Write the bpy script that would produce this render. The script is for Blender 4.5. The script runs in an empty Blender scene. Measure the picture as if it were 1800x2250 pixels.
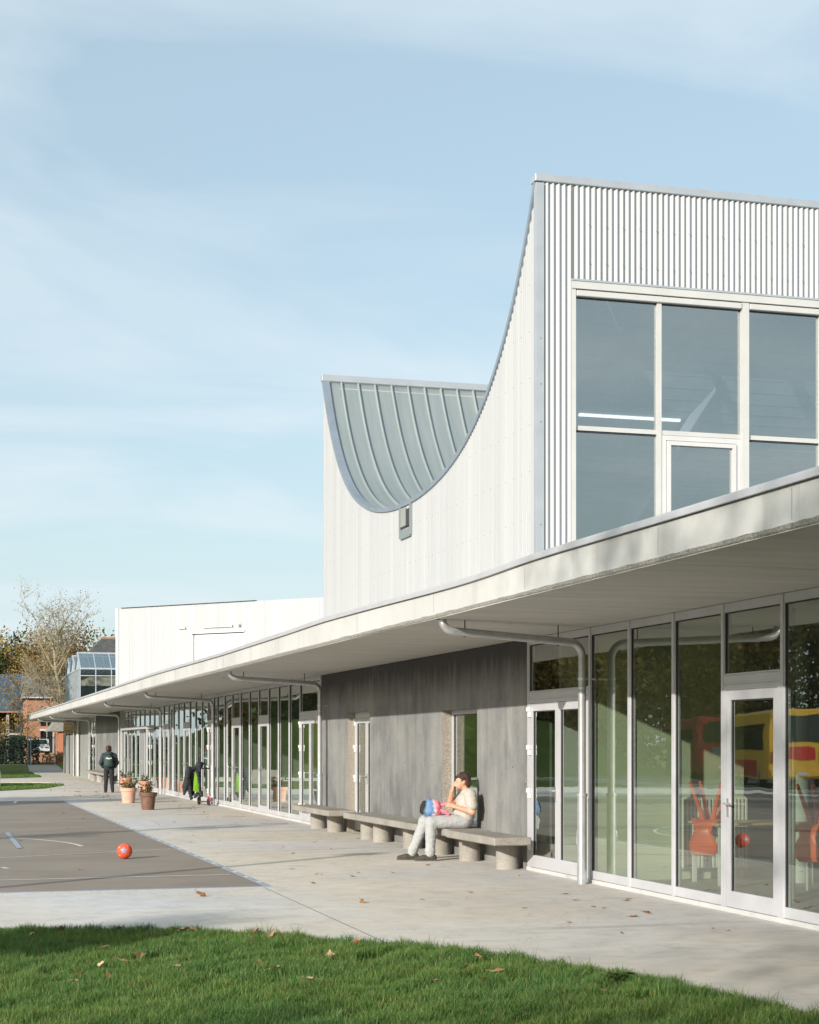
import bpy, math, random
import numpy as np
from mathutils import Vector, Matrix, Euler
R = math.radians
S = bpy.context.scene
COL = S.collection
random.seed(7)
rng = np.random.default_rng(7)

# ------------------------------------------------------------------ camera
YAW = math.atan(1055 / 3682.0)
cam = bpy.data.cameras.new('camera')
cam.sensor_fit = 'HORIZONTAL'; cam.sensor_width = 36.0
cam.lens = 36 * 3682 / 1800.0
cam.shift_x = 0.0; cam.shift_y = (1637 - 1125) / 1800.0
cam.clip_start = 0.1; cam.clip_end = 6000
camo = bpy.data.objects.new('camera', cam); COL.objects.link(camo)
camo.location = (0, 0, 1.65); camo.rotation_euler = (R(90), 0, -YAW)
S.camera = camo

# ------------------------------------------------------------------ sky, sun, exposure
SUN_EL = R(17.3)
SDX, SDY = 0.77, 0.64                       # the way shadows fall on the ground
n_ = math.hypot(SDX, SDY); SDX /= n_; SDY /= n_
sun = bpy.data.lights.new('sun', 'SUN'); sun.energy = 3.6; sun.angle = R(0.55); sun.color = (1.0, 0.94, 0.86)
suno = bpy.data.objects.new('sun', sun); COL.objects.link(suno)
suno.rotation_euler = Vector((SDX * math.cos(SUN_EL), SDY * math.cos(SUN_EL), -math.sin(SUN_EL))).to_track_quat('-Z', 'Y').to_euler()
suno.location = (-40, -30, 40)
W = bpy.data.worlds.new('World'); S.world = W; W.use_nodes = True
nt = W.node_tree; nt.nodes.clear()
def N(t, **kw):
    n = nt.nodes.new(t)
    for k, v in kw.items(): setattr(n, k, v)
    return n
L = lambda a, b: nt.links.new(a, b)
sky = N('ShaderNodeTexSky', sky_type='NISHITA'); sky.sun_disc = False
sky.sun_elevation = SUN_EL; sky.sun_rotation = math.atan2(-SDX, -SDY)
sky.air_density = 1.0; sky.dust_density = 1.6; sky.ozone_density = 1.6; sky.altitude = 60
tc = N('ShaderNodeTexCoord'); sx = N('ShaderNodeSeparateXYZ'); L(tc.outputs['Generated'], sx.inputs[0])
zz = N('ShaderNodeMath', operation='ADD'); L(sx.outputs['Z'], zz.inputs[0]); zz.inputs[1].default_value = 0.16
dx = N('ShaderNodeMath', operation='DIVIDE'); L(sx.outputs['X'], dx.inputs[0]); L(zz.outputs[0], dx.inputs[1])
dy = N('ShaderNodeMath', operation='DIVIDE'); L(sx.outputs['Y'], dy.inputs[0]); L(zz.outputs[0], dy.inputs[1])
cv = N('ShaderNodeCombineXYZ'); L(dx.outputs[0], cv.inputs[0]); L(dy.outputs[0], cv.inputs[1])
mp = N('ShaderNodeMapping'); L(cv.outputs[0], mp.inputs[0]); mp.inputs['Rotation'].default_value = (0, 0, R(-20)); mp.inputs['Scale'].default_value = (0.8, 1.15, 1)
mp.inputs['Location'].default_value = (0.35, 0.6, 0)
n1 = N('ShaderNodeTexNoise'); L(mp.outputs[0], n1.inputs['Vector']); n1.inputs['Scale'].default_value = 1.5; n1.inputs['Detail'].default_value = 8; n1.inputs['Roughness'].default_value = 0.52; n1.inputs['Distortion'].default_value = 0.7
r1 = N('ShaderNodeValToRGB'); L(n1.outputs[0], r1.inputs[0])
r1.color_ramp.elements[0].position = 0.40; r1.color_ramp.elements[0].color = (0.0, 0.0, 0.0, 1)
r1.color_ramp.elements[1].position = 0.70; r1.color_ramp.elements[1].color = (0.85, 0.85, 0.85, 1)
# paler towards the horizon on every side
hz = N('ShaderNodeMapRange'); L(sx.outputs['Z'], hz.inputs['Value']); hz.inputs['From Min'].default_value = 0.0; hz.inputs['From Max'].default_value = 0.30
hz.inputs['To Min'].default_value = 0.30; hz.inputs['To Max'].default_value = 0.0
ad = N('ShaderNodeMath', operation='MAXIMUM'); L(r1.outputs[0], ad.inputs[0]); L(hz.outputs[0], ad.inputs[1])
sg = N('ShaderNodeMixRGB', blend_type='MULTIPLY'); sg.inputs[0].default_value = 1; L(sky.outputs[0], sg.inputs[1]); sg.inputs[2].default_value = (1.08, 1.11, 1.05, 1)
ve = N('ShaderNodeMixRGB'); ve.inputs[0].default_value = 0.55; L(sg.outputs[0], ve.inputs[1]); ve.inputs[2].default_value = (3.45, 4.30, 4.75, 1)
mx = N('ShaderNodeMixRGB'); L(ad.outputs[0], mx.inputs[0]); L(ve.outputs[0], mx.inputs[1]); mx.inputs[2].default_value = (4.5, 5.1, 5.45, 1)
bg = N('ShaderNodeBackground'); L(mx.outputs[0], bg.inputs[0]); bg.inputs[1].default_value = 0.116
ow = N('ShaderNodeOutputWorld'); L(bg.outputs[0], ow.inputs[0])
S.view_settings.view_transform = 'Standard'; S.view_settings.look = 'None'
S.view_settings.exposure = 0.60; S.view_settings.gamma = 1; S.view_settings.use_curve_mapping = False
S.cycles.max_bounces = 8; S.cycles.transparent_max_bounces = 24; S.cycles.glossy_bounces = 4
S.cycles.caustics_reflective = False; S.cycles.caustics_refractive = False

# ------------------------------------------------------------------ materials
def ramp_set(node, stops):
    cr = node.color_ramp
    while len(cr.elements) < len(stops): cr.elements.new(0.5)
    for e, (p, c) in zip(cr.elements, stops):
        e.position = p; e.color = (c[0], c[1], c[2], 1)
class M_:
    """small node helper"""
    def __init__(s, name, rough=0.6, metal=0.0, spec=None):
        s.m = bpy.data.materials.new(name); s.m.use_nodes = True; s.t = s.m.node_tree
        s.b = s.t.nodes['Principled BSDF']; s.out = s.t.nodes['Material Output']
        s.b.inputs['Roughness'].default_value = rough; s.b.inputs['Metallic'].default_value = metal
        if spec is not None: s.b.inputs['Specular IOR Level'].default_value = spec
        s.g = s.n('ShaderNodeNewGeometry')
    def n(s, t, **kw):
        n = s.t.nodes.new(t)
        for k, v in kw.items(): setattr(n, k, v)
        return n
    def l(s, a, b): s.t.links.new(a, b)
    def noise(s, scale, detail=5, rough=0.55, stretch=None, dist=0.0, obj=False):
        n = s.n('ShaderNodeTexNoise'); n.inputs['Scale'].default_value = scale; n.inputs['Detail'].default_value = detail
        n.inputs['Roughness'].default_value = rough; n.inputs['Distortion'].default_value = dist
        src = s.g.outputs['Position']
        if obj: src = s.n('ShaderNodeTexCoord').outputs['Object']
        if stretch:
            mp = s.n('ShaderNodeMapping'); mp.inputs['Scale'].default_value = stretch; s.l(src, mp.inputs[0]); src = mp.outputs[0]
        s.l(src, n.inputs['Vector']); return n.outputs[0]
    def ramp(s, fac, stops):
        r = s.n('ShaderNodeValToRGB'); ramp_set(r, stops); s.l(fac, r.inputs[0]); return r.outputs[0]
    def mix(s, fac, a, b, mode='MIX'):
        x = s.n('ShaderNodeMixRGB', blend_type=mode)
        for i, v in ((0, fac), (1, a), (2, b)):
            if isinstance(v, (int, float)): x.inputs[i].default_value = v
            elif isinstance(v, tuple): x.inputs[i].default_value = (v[0], v[1], v[2], 1)
            else: s.l(v, x.inputs[i])
        return x.outputs[0]
    def math(s, op, a, b=None, clamp=False):
        x = s.n('ShaderNodeMath', operation=op); x.use_clamp = clamp
        for i, v in ((0, a), (1, b)):
            if v is None: continue
            if isinstance(v, (int, float)): x.inputs[i].default_value = v
            else: s.l(v, x.inputs[i])
        return x.outputs[0]
    def col(s, c):
        if isinstance(c, tuple): s.b.inputs['Base Color'].default_value = (c[0], c[1], c[2], 1)
        else: s.l(c, s.b.inputs['Base Color'])
        return s
    def bump(s, h, strength=0.3, dist=0.01):
        b = s.n('ShaderNodeBump'); b.inputs['Strength'].default_value = strength; b.inputs['Distance'].default_value = dist
        s.l(h, b.inputs['Height']); s.l(b.outputs[0], s.b.inputs['Normal']); return s
G = lambda v: (v, v, v)
def simple(name, c, rough=0.6, metal=0.0, var=0.12, scale=3.0, bump=0.0, spec=None):
    m = M_(name, rough, metal, spec); f = m.noise(scale, 5)
    lo = tuple(max(0, x * (1 - var)) for x in c); hi = tuple(min(1, x * (1 + var)) for x in c)
    m.col(m.ramp(f, [(0.3, lo), (0.7, hi)]))
    if bump: m.bump(m.noise(scale * 12, 4), bump, 0.004)
    return m.m
MAT = {}
# paving concrete
m = M_('paving_concrete', 0.88, spec=0.25)
a = m.ramp(m.noise(0.55, 6, 0.6, (1, 0.6, 1)), [(0.3, (0.60, 0.555, 0.50)), (0.7, (0.71, 0.665, 0.605))])
b = m.ramp(m.noise(0.16, 3), [(0.42, (1.04, 1.0, 0.93)), (0.62, (0.95, 0.99, 1.06))])
c = m.mix(1, a, b, 'MULTIPLY')
d = m.ramp(m.noise(3.2, 9, 0.74), [(0.34, G(0.76)), (0.50, G(0.97)), (0.62, G(1.03))])
c = m.mix(0.75, c, d, 'MULTIPLY')
st = m.ramp(m.noise(0.9, 4, 0.6, (0.25, 2.2, 1), 0.6), [(0.58, G(1)), (0.70, G(0.80))])
c = m.mix(0.9, c, st, 'MULTIPLY')
sp2 = m.ramp(m.noise(7.5, 4, 0.7, (1, 0.55, 1)), [(0.27, G(0.72)), (0.33, G(1))]); c = m.mix(0.8, c, sp2, 'MULTIPLY')
ck = m.ramp(m.noise(0.55, 6, 0.6, (1, 0.4, 1), 0.8), [(0.492, G(1)), (0.50, G(0.86)), (0.508, G(1))]); c = m.mix(0.8, c, ck, 'MULTIPLY'); m.col(c); m.bump(m.noise(60, 6, 0.7), 0.25, 0.004); MAT['paving'] = m.m
m = M_('court_asphalt', 0.92, spec=0.2)
a = m.ramp(m.noise(0.5, 6, 0.65), [(0.3, (0.268, 0.224, 0.184)), (0.7, (0.352, 0.302, 0.252))])
d = m.ramp(m.noise(160, 3, 0.8), [(0.3, G(0.78)), (0.7, G(1.12))])
st = m.ramp(m.noise(1.3, 5, 0.6, (0.3, 1.6, 1)), [(0.62, G(1)), (0.72, G(0.8))])
m.col(m.mix(1, m.mix(1, a, d, 'MULTIPLY'), st, 'MULTIPLY')); m.bump(m.noise(220, 3, 0.8), 0.5, 0.004); MAT['asphalt'] = m.m
def paintmat(name, c):
    m = M_(name, 0.8); w = m.ramp(m.noise(22, 6, 0.75), [(0.36, tuple(x * 0.55 for x in c)), (0.5, c)]); m.col(w); return m.m
MAT['white_line'] = paintmat('white_line_paint', (0.74, 0.72, 0.67)); MAT['blue_line'] = paintmat('blue_line_paint', (0.36, 0.40, 0.46))
MAT['joint'] = simple('joint_grey', (0.24, 0.23, 0.22), 0.9)
m = M_('lawn_ground', 0.95, spec=0.1)
a = m.ramp(m.noise(0.35, 6, 0.6), [(0.3, (0.095, 0.135, 0.030)), (0.7, (0.165, 0.205, 0.050))])
d = m.ramp(m.noise(30, 4, 0.8), [(0.3, G(0.55)), (0.7, G(1.25))])
m.col(m.mix(1, a, d, 'MULTIPLY')); m.bump(m.noise(45, 4, 0.8), 0.8, 0.05); MAT['lawn'] = m.m
MAT['soil'] = simple('soil', (0.07, 0.05, 0.035), 0.95, bump=0.5)
m = M_('grass_blade', 0.55, spec=0.3)
rp = m.n('ShaderNodeNewGeometry').outputs['Random Per Island']
a = m.ramp(rp, [(0.0, (0.060, 0.138, 0.031)), (0.5, (0.118, 0.225, 0.055)), (0.82, (0.190, 0.290, 0.082)), (0.94, (0.32, 0.30, 0.13))])
b = m.ramp(m.noise(0.8, 4), [(0.3, (0.75, 0.92, 0.9)), (0.7, (1.25, 1.12, 0.95))])
cc = m.mix(1, a, b, 'MULTIPLY'); m.col(cc)
tr = m.n('ShaderNodeBsdfTranslucent'); m.l(cc, tr.inputs[0]); ms = m.n('ShaderNodeMixShader'); ms.inputs[0].default_value = 0.35
m.l(m.b.outputs[0], ms.inputs[1]); m.l(tr.outputs[0], ms.inputs[2]); m.l(ms.outputs[0], m.out.inputs[0]); MAT['grass'] = m.m
def leafmat(name, stops, trans=0.35):
    m = M_(name, 0.6, spec=0.25); rp = m.g.outputs['Random Per Island']; c = m.ramp(rp, stops)
    cl = m.ramp(m.noise(0.55, 3), [(0.35, G(0.72)), (0.65, G(1.18))]); c = m.mix(1, c, cl, 'MULTIPLY'); m.col(c)
    tr = m.n('ShaderNodeBsdfTranslucent'); m.l(c, tr.inputs[0]); ms = m.n('ShaderNodeMixShader'); ms.inputs[0].default_value = trans
    m.l(m.b.outputs[0], ms.inputs[1]); m.l(tr.outputs[0], ms.inputs[2]); m.l(ms.outputs[0], m.out.inputs[0]); return m.m
MAT['leaf_dark'] = leafmat('leaf_dark_green', [(0, (0.022, 0.050, 0.018)), (0.6, (0.045, 0.085, 0.028)), (1, (0.075, 0.105, 0.035))])
MAT['leaf_green'] = leafmat('leaf_mid_green', [(0, (0.050, 0.095, 0.022)), (0.6, (0.095, 0.140, 0.034)), (1, (0.16, 0.16, 0.045))])
MAT['leaf_autumn'] = leafmat('leaf_autumn', [(0, (0.17, 0.12, 0.035)), (0.4, (0.32, 0.21, 0.05)), (0.8, (0.42, 0.26, 0.06)), (1, (0.18, 0.20, 0.05))], 0.2)
MAT['leaf_sparse'] = leafmat('leaf_yellow_brown', [(0, (0.24, 0.17, 0.07)), (0.5, (0.34, 0.26, 0.10)), (1, (0.25, 0.12, 0.07))])
MAT['leaf_hedge'] = leafmat('leaf_hedge', [(0, (0.018, 0.042, 0.026)), (0.6, (0.032, 0.062, 0.036)), (1, (0.06, 0.085, 0.045))])
MAT['leaf_pot'] = leafmat('leaf_pot_plant', [(0, (0.05, 0.09, 0.03)), (0.5, (0.10, 0.13, 0.045)), (0.8, (0.16, 0.15, 0.06)), (1, (0.20, 0.10, 0.06))])
MAT['bark_pale'] = simple('pale_bark', (0.31, 0.265, 0.175), 0.9, var=0.25, scale=4)
MAT['bark'] = simple('bark', (0.20, 0.165, 0.11), 0.9, var=0.35, scale=4, bump=0.6)
MAT['bark_dark'] = simple('bark_dark', (0.09, 0.075, 0.06), 0.9, var=0.35, scale=4, bump=0.6)
m = M_('dry_leaf', 0.75); m.col(m.ramp(m.noise(9, 4), [(0.3, (0.16, 0.075, 0.03)), (0.5, (0.30, 0.15, 0.06)), (0.7, (0.40, 0.25, 0.12))])); MAT['dry_leaf'] = m.m
m = M_('tan_leaf', 0.75); m.col(m.ramp(m.noise(9, 4), [(0.3, (0.34, 0.20, 0.11)), (0.7, (0.55, 0.36, 0.22))])); MAT['tan_leaf'] = m.m
# fascia / slab concrete
m = M_('fair_faced_concrete', 0.85, spec=0.25)
a = m.ramp(m.noise(0.7, 6, 0.6), [(0.3, (0.50, 0.495, 0.475)), (0.7, (0.60, 0.595, 0.575))])
pits = m.ramp(m.noise(17, 8, 0.8), [(0.30, G(0.55)), (0.37, G(1))])
c = m.mix(0.55, a, pits, 'MULTIPLY')
run = m.ramp(m.noise(1.0, 5, 0.6, (2.6, 2.6, 0.25)), [(0.58, G(1)), (0.72, G(0.78))])
c = m.mix(0.8, c, run, 'MULTIPLY'); m.col(c); m.bump(m.noise(25, 8, 0.75), 0.35, 0.01); MAT['slab'] = m.m
m = M_('soffit_concrete', 0.85, spec=0.2)
a = m.ramp(m.noise(1.0, 6, 0.65, (0.5, 3.0, 1)), [(0.3, (0.50, 0.48, 0.44)), (0.7, (0.62, 0.60, 0.555))])
st = m.ramp(m.noise(1.1, 6, 0.7, (0.35, 6.0, 1)), [(0.62, G(1)), (0.72, (0.55, 0.50, 0.45)), (0.78, G(1))])
ru = m.ramp(m.noise(0.8, 4, 0.6, (1.2, 0.35, 1), 1.0), [(0.66, G(1)), (0.69, (0.62, 0.42, 0.36)), (0.72, G(1))])
m.col(m.mix(0.55, m.mix(0.6, a, st, 'MULTIPLY'), ru, 'MULTIPLY')); m.bump(m.noise(14, 6, 0.7, (0.4, 3, 1)), 0.3, 0.008); MAT['soffit'] = m.m
m = M_('spalled_edge', 0.95); m.col(m.ramp(m.noise(55, 5, 0.8), [(0.38, (0.20, 0.19, 0.17)), (0.56, (0.56, 0.54, 0.50))])); m.bump(m.noise(60, 4, 0.8), 0.9, 0.02); MAT['spall'] = m.m
# dark board-marked wall
m = M_('dark_concrete_wall', 0.75, spec=0.3)
a = m.ramp(m.noise(1.0, 8, 0.66, (3.2, 3.2, 0.38), 0.5), [(0.28, (0.165, 0.168, 0.166)), (0.5, (0.225, 0.226, 0.220)), (0.74, (0.295, 0.293, 0.282))])
b = m.ramp(m.noise(0.85, 7, 0.62), [(0.33, (0.68, 0.70, 0.71)), (0.50, G(1.0)), (0.68, (1.22, 1.20, 1.14))])
c = m.mix(1, a, b, 'MULTIPLY')
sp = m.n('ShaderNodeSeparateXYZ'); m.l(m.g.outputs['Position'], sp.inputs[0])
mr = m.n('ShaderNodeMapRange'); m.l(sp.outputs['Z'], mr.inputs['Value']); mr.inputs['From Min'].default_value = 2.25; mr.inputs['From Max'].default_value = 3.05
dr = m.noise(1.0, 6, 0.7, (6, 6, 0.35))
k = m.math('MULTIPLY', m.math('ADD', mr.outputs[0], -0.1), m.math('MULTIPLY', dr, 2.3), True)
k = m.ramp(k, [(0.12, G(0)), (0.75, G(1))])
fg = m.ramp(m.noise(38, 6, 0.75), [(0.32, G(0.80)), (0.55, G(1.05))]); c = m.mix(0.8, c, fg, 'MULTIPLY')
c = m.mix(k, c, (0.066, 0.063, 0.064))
w = m.ramp(m.noise(1.0, 7, 0.75, (3.5, 3.5, 0.8)), [(0.60, G(0)), (0.78, G(0.45))])
c = m.mix(w, c, (0.40, 0.39, 0.37)); m.col(c); m.bump(m.noise(1, 7, 0.7, (16, 16, 2)), 0.35, 0.006); MAT['dark_wall'] = m.m
MAT['reveal'] = simple('exposed_aggregate', (0.34, 0.31, 0.26), 0.95, var=0.4, scale=60, bump=0.8)
MAT['bench'] = None
m = M_('bench_concrete', 0.9, spec=0.2)
a = m.ramp(m.noise(2.2, 6, 0.65), [(0.3, (0.275, 0.255, 0.222)), (0.7, (0.40, 0.375, 0.335))])
d = m.ramp(m.noise(45, 5, 0.8), [(0.34, G(0.55)), (0.5, G(1.0))]); m.col(m.mix(0.8, a, d, 'MULTIPLY')); m.bump(m.noise(50, 5, 0.8), 0.6, 0.006); MAT['bench'] = m.m
# metals, paints
m = M_('white_corrugated_steel', 0.42, spec=0.4)
a = m.ramp(m.noise(1.0, 5, 0.6, (3, 3, 0.12)), [(0.3, (0.392, 0.402, 0.410)), (0.7, (0.445, 0.452, 0.455))])
bd = m.ramp(m.noise(1.0, 4, 0.9, (12, 12, 0.02)), [(0.36, G(0.93)), (0.62, G(1.04))]); m.col(m.mix(1, a, bd, 'MULTIPLY')); MAT['corr'] = m.m
MAT['white_paint'] = simple('white_painted_steel', (0.60, 0.595, 0.585), 0.45, var=0.04)
MAT['cream_frame'] = simple('cream_window_frame', (0.56, 0.555, 0.535), 0.45, var=0.04)
MAT['alu'] = simple('anodised_aluminium', (0.60, 0.60, 0.62), 0.42, 0.25, var=0.05)
MAT['galv'] = simple('galvanised_steel', (0.62, 0.65, 0.69), 0.38, 0.55, var=0.10, scale=6)
MAT['zincpipe'] = simple('zinc_pipe', (0.50, 0.505, 0.51), 0.36, 0.6, var=0.10, scale=8)
MAT['steel'] = simple('brushed_steel', (0.72, 0.71, 0.69), 0.28, 0.8, var=0.06)
MAT['hinge'] = simple('white_hinge', (0.80, 0.79, 0.76), 0.4, var=0.03)
m = M_('standing_seam_zinc', 0.5, 0.35)
a = m.ramp(m.noise(1.0, 6, 0.6, (9, 0.6, 0.6)), [(0.3, (0.27, 0.315, 0.315)), (0.7, (0.345, 0.385, 0.38))]); m.col(a); MAT['zinc'] = m.m
MAT['flash_shaded'] = simple('zinc_edge_shade_tone', (0.27, 0.315, 0.365), 0.45, 0.3, var=0.10)  # darker copy of the flashing zinc: roof edge's facing to the light painted in
MAT['flash'] = simple('zinc_flashing', (0.45, 0.475, 0.505), 0.4, 0.3, var=0.07)
MAT['black'] = simple('black_rubber', (0.02, 0.02, 0.02), 0.8)
MAT['dark_steel'] = simple('dark_steel', (0.06, 0.06, 0.065), 0.5, 0.3)
MAT['seal'] = simple('dark_gasket', (0.04, 0.04, 0.045), 0.7)
MAT['screw'] = simple('screw_steel', (0.28, 0.28, 0.28), 0.6)
def glass(name, r0, amp, power, tint):
    """thin pane: clear, with a mirror share that rises towards grazing angles"""
    m = M_(name); t = m.t; t.nodes.remove(m.b)
    lw = m.n('ShaderNodeLayerWeight'); lw.inputs['Blend'].default_value = 0.5
    f = m.math('ADD', m.math('MULTIPLY', m.math('POWER', lw.outputs['Facing'], power), amp), r0, True)
    tr = m.n('ShaderNodeBsdfTransparent'); tr.inputs[0].default_value = (*tint, 1)
    gl = m.n('ShaderNodeBsdfGlossy'); gl.inputs['Roughness'].default_value = 0.0; gl.inputs[0].default_value = (0.92, 0.96, 0.93, 1)
    bn = m.n('ShaderNodeBump'); bn.inputs['Strength'].default_value = 0.10; bn.inputs['Distance'].default_value = 0.004
    m.l(m.noise(2.2, 1, 0.4, (1, 1, 1.6)), bn.inputs['Height']); m.l(bn.outputs[0], gl.inputs['Normal'])
    ms = m.n('ShaderNodeMixShader'); m.l(f, ms.inputs[0]); m.l(tr.outputs[0], ms.inputs[1]); m.l(gl.outputs[0], ms.inputs[2]); m.l(ms.outputs[0], m.out.inputs[0]); return m.m
MAT['glass'] = glass('clear_glass', 0.135, 1.0, 2.3, (0.70, 0.78, 0.71))
MAT['glass_coated'] = glass('coated_glass', 0.40, 0.5, 3.5, (0.62, 0.70, 0.74))
MAT['glass_gh_wall'] = glass('greenhouse_wall_glass', 0.10, 0.35, 3.5, (0.55, 0.60, 0.58))
MAT['glass_gh'] = glass('greenhouse_glass', 0.45, 0.7, 3.5, (0.70, 0.76, 0.78))
MAT['darkglass'] = simple('dark_glass', (0.015, 0.022, 0.022), 0.06, spec=0.8)
# interiors
MAT['int_wall'] = simple('pale_green_plaster', (0.56, 0.60, 0.44), 0.8, var=0.05)
MAT['int_white'] = simple('white_plaster', (0.60, 0.60, 0.57), 0.8, var=0.05)
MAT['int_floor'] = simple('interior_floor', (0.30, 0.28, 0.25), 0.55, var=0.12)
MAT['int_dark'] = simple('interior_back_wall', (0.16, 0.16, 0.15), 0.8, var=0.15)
MAT['int_ceil'] = simple('interior_ceiling', (0.46, 0.46, 0.46), 0.9)
MAT['column'] = simple('column_paint', (0.55, 0.60, 0.54), 0.7, var=0.06)
MAT['orange'] = simple('orange_plastic', (0.85, 0.14, 0.035), 0.38, var=0.05)
MAT['wood'] = simple('light_wood', (0.52, 0.38, 0.22), 0.5)
MAT['radiator'] = simple('cream_radiator', (0.72, 0.70, 0.60), 0.4)
MAT['terracotta'] = simple('terracotta', (0.56, 0.27, 0.165), 0.85, var=0.14, scale=8, bump=0.3)
MAT['terracotta_pale'] = simple('pale_terracotta', (0.62, 0.37, 0.28), 0.85, var=0.12, scale=8, bump=0.3)
MAT['brown_pot'] = simple('brown_glazed_pot', (0.165, 0.085, 0.055), 0.6, var=0.25, scale=9)
# background houses
def brickmat(name, c1, c2, mortar, sc):
    m = M_(name, 0.9); br = m.n('ShaderNodeTexBrick'); mp = m.n('ShaderNodeMapping'); mp.inputs['Rotation'].default_value = (R(90), 0, 0)
    m.l(m.g.outputs['Position'], mp.inputs[0]); m.l(mp.outputs[0], br.inputs['Vector']); br.inputs['Scale'].default_value = sc
    br.inputs['Color1'].default_value = (*c1, 1); br.inputs['Color2'].default_value = (*c2, 1); br.inputs['Mortar'].default_value = (*mortar, 1)
    m.col(br.outputs[0]); return m.m
MAT['brick'] = brickmat('red_brick', (0.36, 0.15, 0.085), (0.44, 0.20, 0.12), (0.40, 0.32, 0.26), 4.0)
MAT['brick_orange'] = brickmat('orange_brick', (0.48, 0.17, 0.08), (0.55, 0.21, 0.10), (0.45, 0.25, 0.16), 4.0)
MAT['tile_dark'] = simple('dark_roof_tile', (0.085, 0.082, 0.078), 0.8, var=0.35, scale=2.5, bump=0.6)
MAT['tile_grey'] = simple('grey_roof_tile', (0.17, 0.165, 0.15), 0.85, var=0.3, scale=2.0, bump=0.6)
MAT['tile_slate'] = simple('blue_slate', (0.06, 0.085, 0.11), 0.6, var=0.4, scale=3, bump=0.5)
MAT['tile_ridge'] = simple('ridge_tile', (0.34, 0.19, 0.12), 0.85)
MAT['thatch'] = simple('weathered_roof', (0.26, 0.24, 0.20), 0.95, var=0.3, scale=6, bump=0.6)
MAT['render_beige'] = simple('beige_render', (0.44, 0.40, 0.33), 0.9)
MAT['dark_timber'] = simple('dark_timber', (0.05, 0.045, 0.05), 0.8)
MAT['grey_panel'] = simple('grey_panel', (0.30, 0.31, 0.29), 0.6, var=0.12, scale=1.5)
MAT['fence'] = simple('green_fence_steel', (0.035, 0.075, 0.065), 0.5)
MAT['gravel'] = simple('gravel', (0.33, 0.28, 0.24), 0.95, var=0.4, scale=9, bump=0.8)
MAT['road'] = simple('road_asphalt', (0.13, 0.13, 0.13), 0.9, var=0.2, scale=0.6)
MAT['kerb'] = simple('kerb_stone', (0.45, 0.44, 0.41), 0.85)
MAT['bus_yellow'] = simple('bus_yellow', (0.78, 0.47, 0.06), 0.3, var=0.03); MAT['bus_red'] = simple('bus_red', (0.60, 0.035, 0.035), 0.3, var=0.03)
MAT['bus_dark_red'] = simple('bus_dark_red', (0.26, 0.03, 0.03), 0.3, var=0.03); MAT['bus_grey'] = simple('bus_grey', (0.18, 0.20, 0.20), 0.5); MAT['lamp_red'] = simple('red_lamp', (0.45, 0.02, 0.02), 0.2)
MAT['car_white'] = simple('car_white', (0.72, 0.74, 0.76), 0.25, var=0.02)
m = M_('tube_light'); e = m.n('ShaderNodeEmission'); e.inputs[0].default_value = (1, 0.97, 0.9, 1); e.inputs[1].default_value = 1.4; m.l(e.outputs[0], m.out.inputs[0]); MAT['tube'] = m.m
# people
def cloth(name, c, sc):
    m = M_(name, 0.9, spec=0.2); f = m.noise(sc * 3, 5); m.col(m.ramp(f, [(0.3, tuple(x * .9 for x in c)), (0.7, tuple(x * 1.07 for x in c))]))
    m.bump(m.noise(sc, 5, 0.6, (1, 1, 0.55), 1.6), 0.55, 0.03); return m.m
MAT['skin'] = simple('skin', (0.60, 0.33, 0.22), 0.5, var=0.06, scale=14); MAT['hair'] = simple('brown_hair', (0.050, 0.022, 0.014), 0.6, var=0.5, scale=70, bump=0.8)
MAT['shirt'] = cloth('pale_tshirt', (0.50, 0.46, 0.41), 13); MAT['trousers'] = cloth('light_grey_joggers', (0.41, 0.42, 0.42), 15)
MAT['shoe'] = simple('dark_trainer', (0.055, 0.048, 0.036), 0.7, var=0.3, scale=20); MAT['sole'] = simple('shoe_sole', (0.09, 0.085, 0.07), 0.8)
MAT['jacket'] = simple('dark_jacket', (0.026, 0.040, 0.046), 0.8, var=0.25, scale=9); MAT['jacket_black'] = simple('black_jacket', (0.018, 0.022, 0.026), 0.75, var=0.3, scale=9)
MAT['lime'] = simple('lime_lining', (0.20, 0.43, 0.02), 0.7); MAT['black_cloth'] = simple('black_trousers', (0.016, 0.019, 0.022), 0.85, var=0.3)
MAT['pack'] = simple('green_backpack', (0.030, 0.060, 0.050), 0.7, var=0.2); MAT['pack_mark'] = simple('pack_print', (0.62, 0.64, 0.56), 0.6)
MAT['bag_blue'] = simple('bag_blue', (0.10, 0.20, 0.50), 0.7, var=0.5, scale=16); MAT['bag_pink'] = simple('bag_pink', (0.80, 0.20, 0.27), 0.7, var=0.2, scale=14)
m = M_('bag_print', 0.7); dv = m.n('ShaderNodeVectorMath', operation='DOT_PRODUCT'); m.l(m.g.outputs['Position'], dv.inputs[0]); dv.inputs[1].default_value = (-0.9877, 0.1564, 0)
gd = m.math('ADD', m.math('MULTIPLY', m.math('ADD', dv.outputs['Value'], 3.325), 2.7), m.math('MULTIPLY', m.noise(11, 4), 0.55))
m.col(m.ramp(gd, [(0.30, (0.80, 0.16, 0.24)), (0.42, (0.78, 0.42, 0.46)), (0.50, (0.58, 0.56, 0.62)), (0.60, (0.10, 0.18, 0.42)), (0.76, (0.14, 0.27, 0.42)), (0.90, (0.05, 0.07, 0.10))])); MAT['bag_print'] = m.m
MAT['bag_white'] = simple('bag_white', (0.70, 0.66, 0.70), 0.7, var=0.1)
MAT['ball'] = simple('orange_ball', (0.78, 0.10, 0.04), 0.55, var=0.06); MAT['ball_star'] = simple('ball_star', (0.30, 0.30, 0.42), 0.4); MAT['ball_pale'] = simple('ball_pale', (0.80, 0.40, 0.22), 0.4)
MAT['red'] = simple('red_plastic', (0.55, 0.02, 0.025), 0.35)

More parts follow.
